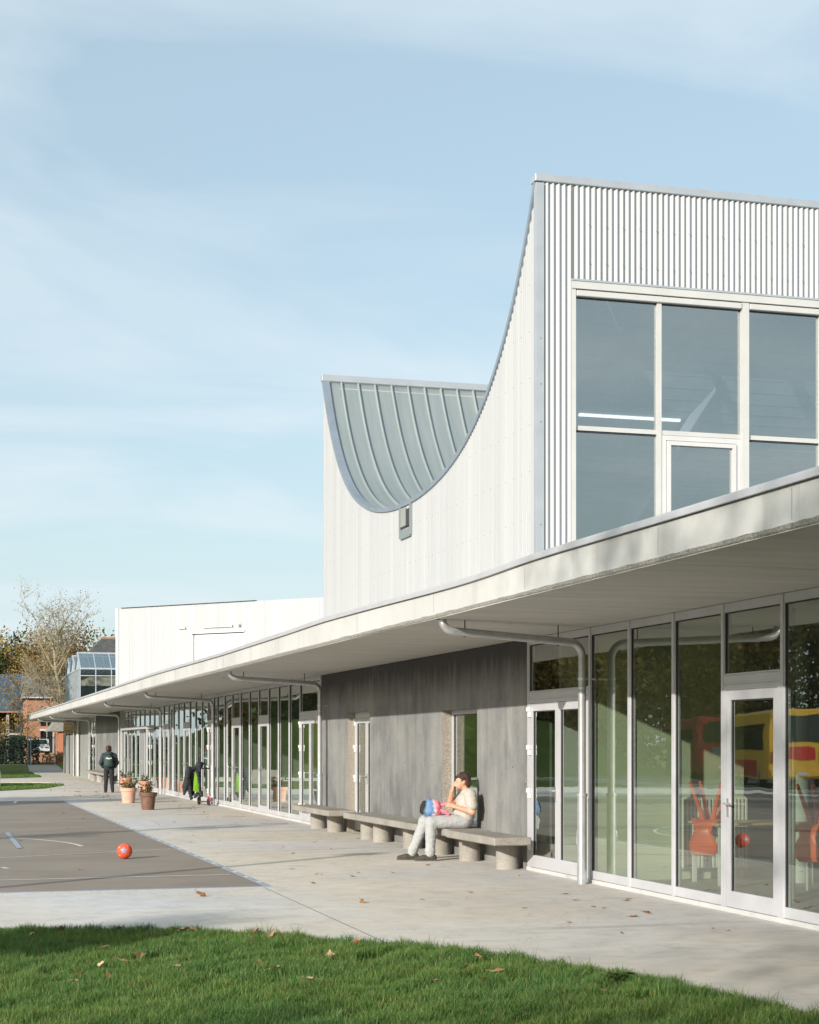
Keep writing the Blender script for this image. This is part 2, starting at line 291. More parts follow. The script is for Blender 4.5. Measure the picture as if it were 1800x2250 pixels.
# ------------------------------------------------------------------ geometry helpers
class MB:
    def __init__(s): s.v = []; s.f = []
    def add(s, vs, fs):
        o = len(s.v); s.v += [tuple(v) for v in vs]; s.f += [tuple(i + o for i in f) for f in fs]; return s
    def box(s, x0, x1, y0, y1, z0, z1):
        return s.add([(x0, y0, z0), (x1, y0, z0), (x1, y1, z0), (x0, y1, z0), (x0, y0, z1), (x1, y0, z1), (x1, y1, z1), (x0, y1, z1)],
                     [(3, 2, 1, 0), (4, 5, 6, 7), (0, 1, 5, 4), (1, 2, 6, 5), (2, 3, 7, 6), (3, 0, 4, 7)])
    def bbox(s, x0, x1, y0, y1, z0, z1, b):
        """box with chamfered edges"""
        xs, ys, zs = (x0, x1), (y0, y1), (z0, z1); vs = []; idx = {}
        for i in (0, 1):
            for j in (0, 1):
                for k in (0, 1):
                    sx_, sy_, sz_ = (b if i == 0 else -b), (b if j == 0 else -b), (b if k == 0 else -b)
                    for ax in range(3):
                        p = [xs[i] + sx_, ys[j] + sy_, zs[k] + sz_]; p[ax] = (xs[i], ys[j], zs[k])[ax]
                        idx[i, j, k, ax] = len(vs); vs.append(tuple(p))
        fs = []
        for ax in range(3):
            o = [q for q in range(3) if q != ax]
            for e in (0, 1):
                q = []
                for (p1, p2) in ((0, 0), (1, 0), (1, 1), (0, 1)):
                    t = [0, 0, 0]; t[ax] = e; t[o[0]] = p1; t[o[1]] = p2; q.append(idx[(*t, ax)])
                fs.append(tuple(q))
        for ax in range(3):
            o = [q for q in range(3) if q != ax]
            for p1 in (0, 1):
                for p2 in (0, 1):
                    def kk(e, a_):
                        t = [0, 0, 0]; t[ax] = e; t[o[0]] = p1; t[o[1]] = p2; return idx[(*t, a_)]
                    fs.append((kk(0, o[0]), kk(1, o[0]), kk(1, o[1]), kk(0, o[1])))
        for i in (0, 1):
            for j in (0, 1):
                for k in (0, 1): fs.append((idx[i, j, k, 0], idx[i, j, k, 1], idx[i, j, k, 2]))
        return s.add(vs, fs)
    def bar(s, a, b, w, h=None, up=(0, 0, 1)):
        """rectangular bar from a to b"""
        h = h or w; a = Vector(a); b = Vector(b); d = (b - a).normalized(); u = Vector(up)
        if abs(d.dot(u)) > 0.98: u = Vector((0, 1, 0))
        r = d.cross(u).normalized(); u = r.cross(d)
        vs = [p + r * sx_ * w / 2 + u * sy_ * h / 2 for p in (a, b) for sx_, sy_ in ((-1, -1), (1, -1), (1, 1), (-1, 1))]
        return s.add(vs, [(3, 2, 1, 0), (4, 5, 6, 7), (0, 1, 5, 4), (1, 2, 6, 5), (2, 3, 7, 6), (3, 0, 4, 7)])
    def tube(s, path, rad, seg=10, cap=True):
        path = [Vector(p) for p in path]; n = len(path)
        rads = rad if isinstance(rad, (list, tuple)) else [rad] * n
        ref = None; vs = []; fs = []
        for i, p in enumerate(path):
            d = (path[min(i + 1, n - 1)] - path[max(i - 1, 0)]).normalized()
            if ref is None:
                ref = Vector((0, 0, 1)) if abs(d.z) < 0.9 else Vector((1, 0, 0))
            r = d.cross(ref)
            if r.length < 1e-5: r = d.orthogonal()
            r.normalize(); u = r.cross(d); ref = u
            for k in range(seg):
                t = 2 * math.pi * k / seg; vs.append(p + (r * math.cos(t) + u * math.sin(t)) * rads[i])
        for i in range(n - 1):
            for k in range(seg):
                k2 = (k + 1) % seg; fs.append((i * seg + k, i * seg + k2, (i + 1) * seg + k2, (i + 1) * seg + k))
        if cap: fs.append(tuple(range(seg))[::-1]); fs.append(tuple((n - 1) * seg + k for k in range(seg)))
        return s.add(vs, fs)
    def lathe(s, prof, c=(0, 0, 0), seg=24):
        vs = []; fs = []; n = len(prof)
        for r, z in prof:
            for k in range(seg):
                t = 2 * math.pi * k / seg; vs.append((c[0] + r * math.cos(t), c[1] + r * math.sin(t), c[2] + z))
        for i in range(n - 1):
            for k in range(seg):
                k2 = (k + 1) % seg; fs.append((i * seg + k, i * seg + k2, (i + 1) * seg + k2, (i + 1) * seg + k))
        fs.append(tuple(range(seg))[::-1]); fs.append(tuple((n - 1) * seg + k for k in range(seg)))
        return s.add(vs, fs)
    def prism(s, poly, lo, hi, axis='z'):
        """poly: 2-D points; extruded along axis (z: xy, y: xz, x: yz)"""
        n = len(poly); f = {'z': lambda p, t: (p[0], p[1], t), 'y': lambda p, t: (p[0], t, p[1]), 'x': lambda p, t: (t, p[0], p[1])}[axis]
        vs = [f(p, lo) for p in poly] + [f(p, hi) for p in poly]
        return s.add(vs, [tuple(range(n))[::-1], tuple(range(n, 2 * n))] + [(i, (i + 1) % n, n + (i + 1) % n, n + i) for i in range(n)])
    def quad(s, *p): return s.add(p, [tuple(range(len(p)))])
    def disc_y(s, c, r, y0, y1, seg=20):
        return s.prism([(c[0] + r * math.cos(2 * math.pi * k / seg), c[1] + r * math.sin(2 * math.pi * k / seg)) for k in range(seg)], y0, y1, 'y')
    def xf(s, M): s.v = [tuple(M @ Vector(v)) for v in s.v]; return s
    def build(s, name, mat, parent=None, smooth=False, **props):
        o = org(parent); me = bpy.data.meshes.new(name)
        me.from_pydata([(v[0] - o[0], v[1] - o[1], v[2] - o[2]) for v in s.v], [], s.f)
        return link(name, me, mat, parent, smooth, props)
def org(p):
    x = y = z = 0.0
    while p is not None: x += p.location.x; y += p.location.y; z += p.location.z; p = p.parent
    return (x, y, z)
def link(name, me, mat, parent, smooth, props):
    import bmesh
    bm = bmesh.new(); bm.from_mesh(me); bmesh.ops.recalc_face_normals(bm, faces=bm.faces); bm.to_mesh(me); bm.free()
    if smooth:
        me.shade_smooth()
        if smooth != 'full': me.set_sharp_from_angle(angle=R(35))
    me.materials.append(MAT[mat] if isinstance(mat, str) else mat)
    ob = bpy.data.objects.new(name, me); COL.objects.link(ob)
    if parent is not None: ob.parent = parent
    for k, v in props.items(): ob[k] = v
    return ob
def thing(name, loc, label, cat, group=None):
    o = bpy.data.objects.new(name, None); o.location = loc; o.empty_display_size = 0.2; COL.objects.link(o)
    o['label'] = label; o['category'] = cat
    if group: o['group'] = group
    return o
def tag(o, label, cat, group=None):
    o['label'] = label; o['category'] = cat
    if group: o['group'] = group
    return o
def structure(mb, name, mat, parent=None, **kw): return mb.build(name, mat, parent, kind='structure', **kw)
def at(part, loc):      # a copy of an alike piece sharing its mesh
    c = part.copy(); COL.objects.link(c); c.parent = part.parent; c.location = loc; return c
def dup(root, loc, label=None, rotz=None):
    def rec(o, par):
        c = o.copy(); COL.objects.link(c); c.parent = par
        for ch in list(o.children): rec(ch, c)
        return c
    c = rec(root, None); c.location = loc
    if rotz is not None: c.rotation_euler = (0, 0, rotz)
    if label: c['label'] = label
    return c
def lerp(a, b, t): return a + (b - a) * t
# ------------------------------------------------------------------ the ground
structure(MB().box(-900, 900, -300, 2500, -1.0, -0.02), 'ground', 'lawn')
EDGE = [(-9, 14.9), (-4, 15.2), (-1, 15.45), (0.62, 15.42), (1.40, 15.20), (2.16, 14.82), (2.88, 14.32), (3.48, 13.5), (3.85, 13.32), (4.43, 12.2), (4.86, 11.05), (5.08, 10.05), (5.22, 9.1), (5.3, 7.5), (5.3, 3), (5.2, -4)]
pv = [(7.62, -4)] + EDGE[::-1] + [(-13.2, 14.9), (-13.2, 62), (2.2, 61.3), (4.21, 64.6), (5.46, 70.6), (5.26, 74.6), (4.35, 75.8), (3.2, 76.1), (-13.2, 76.5), (-13.2, 84.3), (3.3, 84.5), (5.5, 87.4), (5.9, 100), (6.0, 103.3), (7.95, 103.2), (7.95, 101), (7.62, 101)]
structure(MB().prism(pv, -0.12, 0.0), 'paving', 'paving')
pavement = bpy.data.objects['paving']
court = structure(MB().box(-12, 3.76, 19.25, 50.4, -0.05, 0.004), 'court', 'asphalt')
def line(pts, w, mat, name='court_line', z=0.008):
    m = MB(); n = len(pts); vs = []
    for i, p in enumerate(pts):
        a = Vector(pts[max(i - 1, 0)]); b = Vector(pts[min(i + 1, n - 1)]); d = (b - a).normalized(); q = Vector((-d.y, d.x)) * w / 2
        vs += [(p[0] + q.x, p[1] + q.y, z), (p[0] - q.x, p[1] - q.y, z)]
    m.add(vs, [(2 * i, 2 * i + 1, 2 * i + 3, 2 * i + 2) for i in range(n - 1)]); return structure(m, name, mat, court)
line([(-12, 20.45), (3.66, 21.05)], 0.06, 'white_line'); line([(-12, 18.5 + 3.2), (0.99, 25.1), (3.66, 26.5)], 0.05, 'white_line')
line([(-2.65 + 5.03 * math.cos(t), 27.43 + 5.03 * math.sin(t)) for t in np.linspace(0.03, 2.6, 40)], 0.07, 'white_line')
line([(1.4, 32.2), (1.38, 27.3)], 0.09, 'blue_line', z=0.012); line([(0.0, 23.05 + 0.0), (0.6, 23.3), (0.95, 23.1), (1.0, 22.85)], 0.07, 'white_line', z=0.010)
line([(-3, 52 - 5.2), (0.5, 47.2), (1.88, 47.7), (2.3, 48.5), (2.44, 50.2)], 0.07, 'white_line'); line([(-12, 36.5), (3.7, 36.9)], 0.05, 'white_line')
line([(-4, 45.9), (-4, 19.4)], 0.06, 'white_line', z=0.011)
b = MB().box(3.765, 3.84, 19.15, 50.4, -0.04, 0.006).box(-12, 3.76, 19.13, 19.24, -0.04, 0.006); structure(b, 'court_border', 'blue_line', court)
for x in np.arange(19.8, 50, 0.83): MB().box(3.785, 3.825, x, x + 0.06 + 0.03 * random.random(), 0.006, 0.010).build('border_mark', 'white_line', court)
j = MB(); j.bar((3.72, 19.1, 0.0), (3.66, 13.5, 0.0), 0.014, 0.004); structure(j, 'joint', 'joint', pavement)
j = MB(); j.bar((3.9, 25.4, 0.0), (7.3, 26.1, 0.0), 0.012, 0.004); structure(j, 'joint', 'joint', pavement)
j = MB(); j.bar((3.9, 57, 0.0), (7.5, 57.4, 0.0), 0.03, 0.004); structure(j, 'joint', 'joint', pavement)
for (x, y, l) in ((6.0, 39.5, 0.75), (6.7, 38.0, 0.55), (6.95, 34.6, 0.6)):      # drain slots in the paving
    structure(MB().box(x - l / 2, x + l / 2, y - 0.05, y + 0.05, -0.02, 0.006), 'drain_slot', 'joint', pavement)
structure(MB().prism([(5.0, 100), (6.0, 103.3), (7.95, 103.2), (10.2, 143), (7.8, 141.4), (6.0, 107.3)][1:], -0.02, 0.0), 'gravel_path', 'gravel')
structure(MB().box(-26, -13.4, -60, 132, -0.10, -0.004), 'road', 'road')
structure(MB().box(-13.4, -13.22, -60, 132, -0.10, 0.10), 'kerb', 'kerb')
structure(MB().box(-40, 7.8, 143.0, 145.2, -0.10, -0.003), 'path', 'gravel')
# a grassed bank beyond the court, left of the picture (seen mirrored in the glass)
nx, ny = 46, 40; vs = []; fs = []
for i in range(nx):
    for k in range(ny):
        x = lerp(-34, -0.5, i / (nx - 1)); y = lerp(80, 150, k / (ny - 1))
        fx = min(1, max(0, (x + 25.5) / 7)) * min(1, max(0, (-1.5 - x) / 2.5)); fy = min(1, max(0, (y - 81) / 9)) * min(1, max(0, (149 - y) / 30))
        sm = lambda t: t * t * (3 - 2 * t)
        vs.append((x, y, -0.06 + 3.9 * sm(fx) * sm(fy) * (0.9 + 0.1 * math.sin(x * 0.4))))
for i in range(nx - 1):
    for k in range(ny - 1): fs.append((i * ny + k, (i + 1) * ny + k, (i + 1) * ny + k + 1, i * ny + k + 1))
m = MB(); m.add(vs, fs); m.build('grass_bank', 'lawn', smooth='full', kind='structure')

# ------------------------------------------------------------------ the long glazed building
XF = 7.62
B = thing('school_building', (XF, 50, 0), 'long glazed single storey building with a pale concrete canopy roof and dark walls', 'building')
# canopy slab: its edge wanders a little in plan and the capping in height, as cast
EY = [(-3, 5.42, 0), (8, 5.42, 0), (9.4, 5.42, 0.0), (12.2, 5.42, .010), (14.7, 5.41, .020), (16.3, 5.42, -.014), (18, 5.41, -.006), (20.2, 5.37, .012), (23.2, 5.36, .034), (25.3, 5.34, .010), (31.5, 5.33, -.01), (41, 5.30, .012), (54, 5.36, 0), (75, 5.40, -.01), (99.6, 5.44, -.02)]
ey = np.array(EY); rr = random.Random(3)
ys = np.concatenate([np.arange(-3, 45, 0.10), np.arange(45, 99.61, 0.5)])
ex = np.interp(ys, ey[:, 0], ey[:, 1]); ez = np.interp(ys, ey[:, 0], ey[:, 2])
def sms(a, k=9):
    p = np.pad(a, k, mode='edge'); return np.convolve(p, np.ones(2 * k + 1) / (2 * k + 1), 'valid')
ex = sms(ex); ez = sms(ez)
jit = rng.normal(0, 1, len(ys)); jit = np.clip(sms(jit, 1) * 0.006, -0.008, 0.012)
ZB, ZT = 3.065, 3.345
slab = MB(); n = len(ys)
rows = [[(ex[i], ys[i], ZT + ez[i]) for i in range(n)], [(ex[i], ys[i], ZB + 0.035 + abs(jit[i]) * 1.3) for i in range(n)], [(ex[i] + 0.012 + abs(jit[i]), ys[i], ZB + 0.012 + jit[i] * 0.3) for i in range(n)], [(ex[i] + 0.03, ys[i], ZB) for i in range(n)]]
vs = [p for r_ in rows[:2] for p in r_]
slab.add(vs, [(i, i + 1, n + i + 1, n + i) for i in range(n - 1)])
slab.add([(20, -3, ZT + 0.02), (20, 99.6, ZT + 0.02)] + rows[0], [tuple([0, 1] + list(range(n + 1, 1, -1)))])
e = n - 1; slab.add([rows[0][e], rows[3][e], (20, 99.6, ZB), (20, 99.6, ZT + 0.02)], [(0, 1, 2, 3)])
e = 0; slab.add([rows[0][e], rows[3][e], (20, -3, ZB), (20, -3, ZT + 0.02)], [(0, 1, 2, 3)])
roof = slab.build('roof_slab', 'slab', B)
sp = MB(); sp.add(rows[1] + rows[2] + rows[3], [(i, i + 1, n + i + 1, n + i) for i in range(n - 1)] + [(n + i, n + i + 1, 2 * n + i + 1, 2 * n + i) for i in range(n - 1)]); sp.build('spalled_edge', 'spall', roof)
so = MB()      # soffit in cast bays with recessed joints between them
bays = [-3, 3.2, 6.2, 9.2, 12.0, 14.6, 17.6, 21.5, 26, 31, 36, 42, 48, 55, 62, 70, 78, 86, 93, 99.6]
for a, b_ in zip(bays[:-1], bays[1:]):
    xa, xb = np.interp(a, ys, ex) + 0.03, np.interp(b_, ys, ex) + 0.03
    MB().prism([(xa, a + 0.006), (20, a + 0.006), (20, b_ - 0.006), (xb, b_ - 0.006)], ZB - 0.004, ZB + 0.05).build('soffit_bay', 'soffit', B)
for yj in (9.84, 11.93, 14.93, 17.9, 21.2, 26.2, 31.5, 37.6, 44, 52, 61.8, 72, 84):      # casting joints in the fascia, recess filled dark
    x = float(np.interp(yj, ys, ex)); MB().box(x - 0.0015, x + 0.01, yj - 0.003, yj + 0.003, ZB + 0.06, ZT - 0.01).build('casting_joint', 'joint', roof)
cp = MB()
prof = [(0.03, 0.0), (-0.035, 0.0), (-0.035, 0.038), (-0.012, 0.042), (-0.012, 0.062), (0.02, 0.066), (0.20, 0.050), (0.20, 0.03)]
P_ = len(prof); vs = [(ex[i] + px, ys[i], ZT + 0.008 + ez[i] + pz) for i in range(n) for (px, pz) in prof]
cp.add(vs, [(i * P_ + k, i * P_ + (k + 1) % P_, (i + 1) * P_ + (k + 1) % P_, (i + 1) * P_ + k) for i in range(n - 1) for k in range(P_)]); cp.add([vs[(n - 1) * P_ + k] for k in range(P_)], [tuple(range(P_))])
cp.build('capping', 'alu', roof)

# mullions, windows and doors
H0, H1, TR = 0.05, 3.055, 2.29
mul = None
def mullion(y, w=0.055):
    global mul
    if mul is None or w != 0.055:
        q = MB().box(XF - 0.022, XF + 0.07, y - w / 2, y + w / 2, 0.0, H1).build('mullion', 'alu', B)
        q['y0'] = y
        if w == 0.055: mul = q
        return q
    return at(mul, (0, y - mul['y0'], 0))
def pane(parent, y0, y1, z0, z1, x=XF + 0.008, mat='glass', name='pane'):
    return MB().quad((x, y1, z0), (x, y0, z0), (x, y0, z1), (x, y1, z1)).build(name, mat, parent)
def gasket(mb, y0, y1, z0, z1, x, t=0.014):
    mb.box(x - 0.012, x - 0.002, y0, y0 + t, z0, z1).box(x - 0.012, x - 0.002, y1 - t, y1, z0, z1).box(x - 0.012, x - 0.002, y0 + t, y1 - t, z1 - t, z1); return mb
def frame(mb, y0, y1, z0, z1, x0, x1, ws, wb, wt):
    """rails and stiles butted end to end"""
    mb.box(x0, x1, y0, y0 + ws, z0, z1).box(x0, x1, y1 - ws, y1, z0, z1)
    mb.box(x0, x1, y0 + ws, y1 - ws, z0, z0 + wb).box(x0, x1, y0 + ws, y1 - ws, z1 - wt, z1); return mb
def window(y0, y1, z0=H0, z1=H1, sill=0.10, head=0.09):
    a, b_ = y0 + 0.028, y1 - 0.028
    w = frame(MB(), a, b_, z0, z1, XF - 0.012, XF + 0.05, 0.016, sill, head).build('window', 'alu', B)
    gasket(MB(), a + 0.016, b_ - 0.016, z0 + sill, z1 - head, XF + 0.008).build('gasket', 'seal', w)
    pane(w, a + 0.016, b_ - 0.016, z0 + sill, z1 - head); return w
def handle(parent, y, z, x=XF - 0.03, sgn=-1):
    h = MB().box(x - 0.012, x, y - 0.02, y + 0.02, z - 0.13, z + 0.05).tube([(x, y, z), (x - 0.055, y, z)], 0.010, 8).tube([(x - 0.055, y - sgn * 0.008, z), (x - 0.055, y + sgn * 0.13, z)], 0.010, 8)
    return h.build('handle', 'steel', parent, True)
def leaf(y0, y1, z1, x=XF, hinge_y=None, hand=None, stile=0.085, z0=0.05, sgn=-1):
    d = frame(MB(), y0, y1, z0, z1, x - 0.016, x + 0.03, stile, 0.16, 0.095).build('door', 'alu', B)
    gasket(MB(), y0 + stile, y1 - stile, z0 + 0.16, z1 - 0.095, x + 0.008).build('gasket', 'seal', d)
    pane(d, y0 + stile, y1 - stile, z0 + 0.16, z1 - 0.095, x + 0.008)
    if hand is not None: handle(d, hand, 1.07, x - 0.016, sgn)
    if hinge_y is not None:
        for z in (0.28, 0.95, 1.52, 2.02):
            if z < z1 - 0.1: MB().bbox(x - 0.045, x - 0.017, hinge_y - 0.045, hinge_y + 0.035, z - 0.005, z + 0.065, 0.006).bbox(x - 0.055, x - 0.017, hinge_y - 0.02, hinge_y + 0.06, z + 0.068, z + 0.13, 0.006).build('hinge', 'hinge', d)
    return d
def door_bay(y0, y1, double=False, hinge=False, hand=True):
    a, b_ = y0 + 0.03, y1 - 0.03
    t = MB().box(XF - 0.021, XF + 0.05, a, b_, TR - 0.02, TR + 0.045).box(XF - 0.014, XF + 0.045, a, b_, TR - 0.045, TR - 0.0205); t.build('transom', 'alu', B)
    window(y0 - 0.01, y1 + 0.01, TR + 0.047, H1, 0.02, 0.09)
    z1 = TR - 0.047
    fr = MB().box(XF - 0.019, XF + 0.04, a, a + 0.05, 0.0, z1).box(XF - 0.019, XF + 0.04, b_ - 0.05, b_, 0.0, z1).box(XF - 0.019, XF + 0.04, a + 0.05, b_ - 0.05, z1 - 0.05, z1); fr.build('door_frame', 'alu', B)
    a += 0.054; b_ -= 0.054; z1 -= 0.054
    if double:
        mid = (a + b_) / 2
        leaf(mid + 0.003, b_, z1, hinge_y=b_ + 0.01 if hinge else None, hand=mid + 0.045, sgn=1); leaf(a, mid - 0.003, z1)
    else: leaf(a, b_, z1, hinge_y=b_ + 0.01 if hinge else None, hand=b_ - 0.045 if hand else None, sgn=-1)
def bays_of(lst, doors, dbl=(), hinged=()):
    for i, y in enumerate(lst): mullion(y)
    for a, b_ in zip(lst[:-1], lst[1:]):
        if a in doors or a in dbl: door_bay(a, b_, a in dbl, a in hinged)
        else: window(a, b_)
near = [9.15, 10.36, 11.57, 12.78, 13.99, 15.20, 16.36, 17.53, 18.70, 20.84]
bays_of(near, (13.99,), (18.70,), (18.70,))
mid_ = [33.07, 35.05, 36.17, 37.35, 38.51, 39.72, 40.94, 42.20, 43.40, 44.60, 45.75, 46.35, 47.34, 48.46, 49.67, 50.80, 52.08, 53.27, 54.35, 55.54, 56.70]
bays_of(mid_, (38.51, 42.20, 46.35, 50.80, 55.54), (33.07,), (33.07, 46.35))
far_ = [56.72, 57.9, 59.2, 60.5, 62.0, 63.4, 64.8, 66.2, 67.4, 68.6]
bays_of([y for y in far_[1:]], (59.2, 67.4), (62.0,), (59.2,)); window(56.75, 57.9)
MB().box(7.3, 7.36, 59.0, 59.06, 0, 2.32).box(7.3, 7.36, 67.22, 67.28, 0, 2.32).box(7.3, 7.36, 59.06, 67.22, 2.22, 2.32).box(7.362, 7.59, 59.0, 59.06, 2.22, 2.32).box(7.362, 7.59, 67.22, 67.28, 2.22, 2.32).build('entrance_portal', 'alu', B)
window(82.3, 84.0)
for y in (80.8, 82.3, 84.0): mullion(y)
door_bay(80.8, 82.3, False, True)
MB().box(XF - 0.032, XF + 0.08, 9.0, 20.87, -0.02, 0.045).box(XF - 0.032, XF + 0.08, 33.05, 68.7, -0.02, 0.045).build('threshold', 'slab', B)

# dark concrete walls with two openings in the near one
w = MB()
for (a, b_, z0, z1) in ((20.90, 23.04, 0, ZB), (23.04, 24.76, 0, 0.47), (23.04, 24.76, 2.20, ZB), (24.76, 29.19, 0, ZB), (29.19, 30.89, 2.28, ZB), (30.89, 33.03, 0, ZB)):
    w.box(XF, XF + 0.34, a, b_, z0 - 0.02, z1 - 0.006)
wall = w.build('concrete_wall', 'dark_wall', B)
for y in (22.05, 26.3, 27.75, 32.0): MB().box(XF - 0.0015, XF + 0.01, y - 0.0025, y + 0.0025, 0.0, ZB - 0.01).build('formwork_joint', 'dark_wall', wall)
for (y, z) in ((21.5, 2.62), (22.7, 2.6), (25.3, 2.63), (26.9, 2.61), (28.4, 2.63), (31.4, 2.6), (21.5, 1.35), (25.3, 1.33), (26.9, 1.36), (28.4, 1.32), (31.6, 1.34)): MB().tube([(XF - 0.001, y, z), (XF + 0.01, y, z)], 0.013, 10).build('tie_hole', 'seal', wall)
MB().box(XF + 0.004, XF + 0.33, 24.755, 24.762, 0.47, 2.2).build('reveal', 'reveal', wall); MB().box(XF + 0.004, XF + 0.33, 30.885, 30.892, 0, 2.28).build('reveal', 'reveal', wall)
MB().box(XF - 0.04, XF + 0.2, 23.06, 24.74, 0.445, 0.472).build('window_sill', 'alu', wall)
x = XF + 0.15
wd = frame(MB(), 23.05, 24.75, 0.475, 2.195, x, x + 0.07, 0.07, 0.08, 0.08).build('window', 'alu', B); gasket(MB(), 23.12, 24.68, 0.555, 2.115, x + 0.03).build('gasket', 'seal', wd); pane(wd, 23.12, 24.68, 0.555, 2.115, x + 0.03)
fr = frame(MB(), 29.2, 30.88, 0.0, 2.275, x, x + 0.07, 0.05, 0.02, 0.12).build('door_frame', 'cream_frame', B)
leaf(30.02, 30.83, 2.15, x + 0.02, 30.84, 30.07, sgn=1); leaf(29.25, 30.01, 2.15, x + 0.02, None, 29.95, sgn=1)
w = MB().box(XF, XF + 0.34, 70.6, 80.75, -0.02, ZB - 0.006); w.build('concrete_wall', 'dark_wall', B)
MB().box(XF + 0.02, XF + 0.3, 68.65, 70.59, -0.02, ZB - 0.006).build('metal_panel', 'grey_panel', B)
MB().box(XF, XF + 0.3, 84.05, 89.5, 0, ZB - 0.006).build('metal_panel', 'grey_panel', B)
MB().box(XF + 0.5, XF + 0.8, 89.5, 92, 0, ZB - 0.006).build('recess_wall', 'dark_timber', B)
MB().tube([(XF - 0.05, 90.1, 0), (XF - 0.05, 90.1, ZB - 0.01)], 0.09, 12).build('column', 'int_white', B, True)
for k in range(3):
    y0 = 92.0 + k * 3.0; MB().box(XF - 0.01, XF + 0.2, y0, y0 + 2.96, 0, 2.25).build('metal_door', 'grey_panel', B)
    MB().box(XF + 0.0, XF + 0.2, y0, y0 + 2.96, 2.27, ZB - 0.008).build('dark_fanlight', 'darkglass', B)
    MB().box(XF - 0.05, XF - 0.012, y0 + 1.2, y0 + 1.35, 0.02, 2.22).build('post', 'seal', B)
MB().box(XF - 0.03, XF - 0.002, 20.955, 20.995, 1.14, 1.24).build('door_bell', 'steel', B)      # on the concrete beside the double door
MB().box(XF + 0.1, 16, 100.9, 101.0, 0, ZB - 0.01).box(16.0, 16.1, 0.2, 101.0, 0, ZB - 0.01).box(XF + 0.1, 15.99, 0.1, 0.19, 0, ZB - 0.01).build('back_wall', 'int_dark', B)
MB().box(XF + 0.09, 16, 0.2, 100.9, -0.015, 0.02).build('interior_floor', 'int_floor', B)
MB().box(XF + 0.08, 9.62, 18.66, 18.78, 0.02, ZB - 0.01).build('partition', 'int_wall', B)
MB().box(XF + 0.4, 16, 33.1, 33.2, 0.02, ZB - 0.01).box(XF + 0.4, 16, 20.7, 20.8, 0.02, ZB - 0.01).build('partition', 'int_white', B)
MB().box(XF + 0.5, 12, 45.9, 46.0, 0.02, ZB - 0.01).build('partition', 'int_white', B); MB().box(XF + 0.5, 12, 57, 57.1, 0.02, ZB - 0.01).build('partition', 'int_white', B)
for (x, y, r_) in ((9.9, 17.9, 0.17), (8.55, 15.6, 0.075), (10.5, 15.0, 0.17), (9.6, 11.0, 0.17)): MB().tube([(x, y, 0.02), (x, y, ZB - 0.01)], r_, 20).build('column', 'column', B, True)
# rainwater pipes: a run under the soffit, a bend, a fall down the facade
def pipe(y, x0=5.62, y0off=-0.55, r_=0.047, near_=True):
    xw = 7.44; z0, z1 = 2.93, 2.865; rb = 0.17; ps = [(x0 - 0.12, y + y0off - 0.02, ZB + 0.02)]
    for t in np.linspace(0, 1, 6): a = t * math.pi / 2; ps.append((x0 - 0.08 + 0.13 * (1 - math.cos(a)), y + y0off, ZB - 0.01 - 0.125 * math.sin(a)))
    for t in np.linspace(0, 1, 9):
        a = t * math.pi / 2; ps.append((xw - rb + rb * math.sin(a), lerp(y + y0off, y, 0.93 + 0.07 * t), z1 - rb * (1 - math.cos(a))))
    ps += [(xw, y, 1.0)]
    p = MB().tube(ps, r_, 16).build('downpipe', 'zincpipe', B, True)
    s_ = MB().tube([(xw, y, 0.0), (xw, y, 1.04)], r_ + 0.010, 16).tube([(xw, y, 1.04), (xw, y, 1.075)], r_ + 0.020, 16).tube([(xw, y, 0.86), (xw, y, 0.885)], r_ + 0.013, 16); s_.build('sleeve', 'zincpipe', p, True)
    c_ = MB().tube([(xw, y, 2.42), (xw, y, 2.445)], r_ + 0.006, 16).tube([(xw, y, 2.31), (xw, y, 2.335)], r_ + 0.006, 16).bar((xw + r_, y, 2.43), (XF - 0.01, y, 2.43), 0.02, 0.02)
    c_.build('pipe_clip', 'galv', p)
    for t in (0.12, 0.92):
        x = lerp(x0, xw - 0.2, t); yy = lerp(y + y0off, y, t); z = lerp(z0, z1, t)
        MB().tube([(x, yy, z), (x + 0.022, yy, z)], r_ + 0.006, 16).tube([(x + 0.011, yy, z + r_), (x + 0.011, yy, ZB)], 0.007, 6).build('pipe_hanger', 'dark_steel', p)
    if near_:
        MB().tube([(xw - r_ - 0.012, y - 0.00 + 0.028 * math.sin(a), 0.55 + 0.09 * math.cos(a)) for a in np.linspace(0, 2 * math.pi, 13)], 0.003, 5, False).build('stamp_mark', 'galv', p)
    return p
pipe(18.54)
for y in (32.43, 45.48, 56.22, 69.06, 82.17, 91.31): pipe(y, near_=False)

# ------------------------------------------------------------------ the tall hall with the hanging roof
TX, TY0, TY1 = 7.70, 20.74, 33.22
curve_pts = [(20.74, 9.13), (21.25, 8.35), (21.82, 7.73), (22.54, 7.16), (23.18, 6.80), (23.82, 6.47), (24.42, 6.22), (25.28, 5.93), (26.13, 5.75), (26.98, 5.69), (27.83, 5.75), (28.7, 5.91), (29.55, 6.20), (30.2, 6.47), (30.8, 6.80), (31.42, 7.20), (32.12, 7.77), (32.7, 8.36), (33.22, 9.13)]
_cy, _cz = np.array(curve_pts).T
def crv(y):
    # Catmull-like smooth read of the measured curve, symmetrical about its low point
    u = abs(y - 26.98) / 6.24; return 5.69 + 1.55 * u ** 2 * 0.93 + 1.90 * u ** 4.6 + 0.10 * u ** 12
T = thing('corrugated_hall', (TX, TY0, 3.4), 'tall white corrugated hall with a hanging zinc roof and a large corner window', 'building')
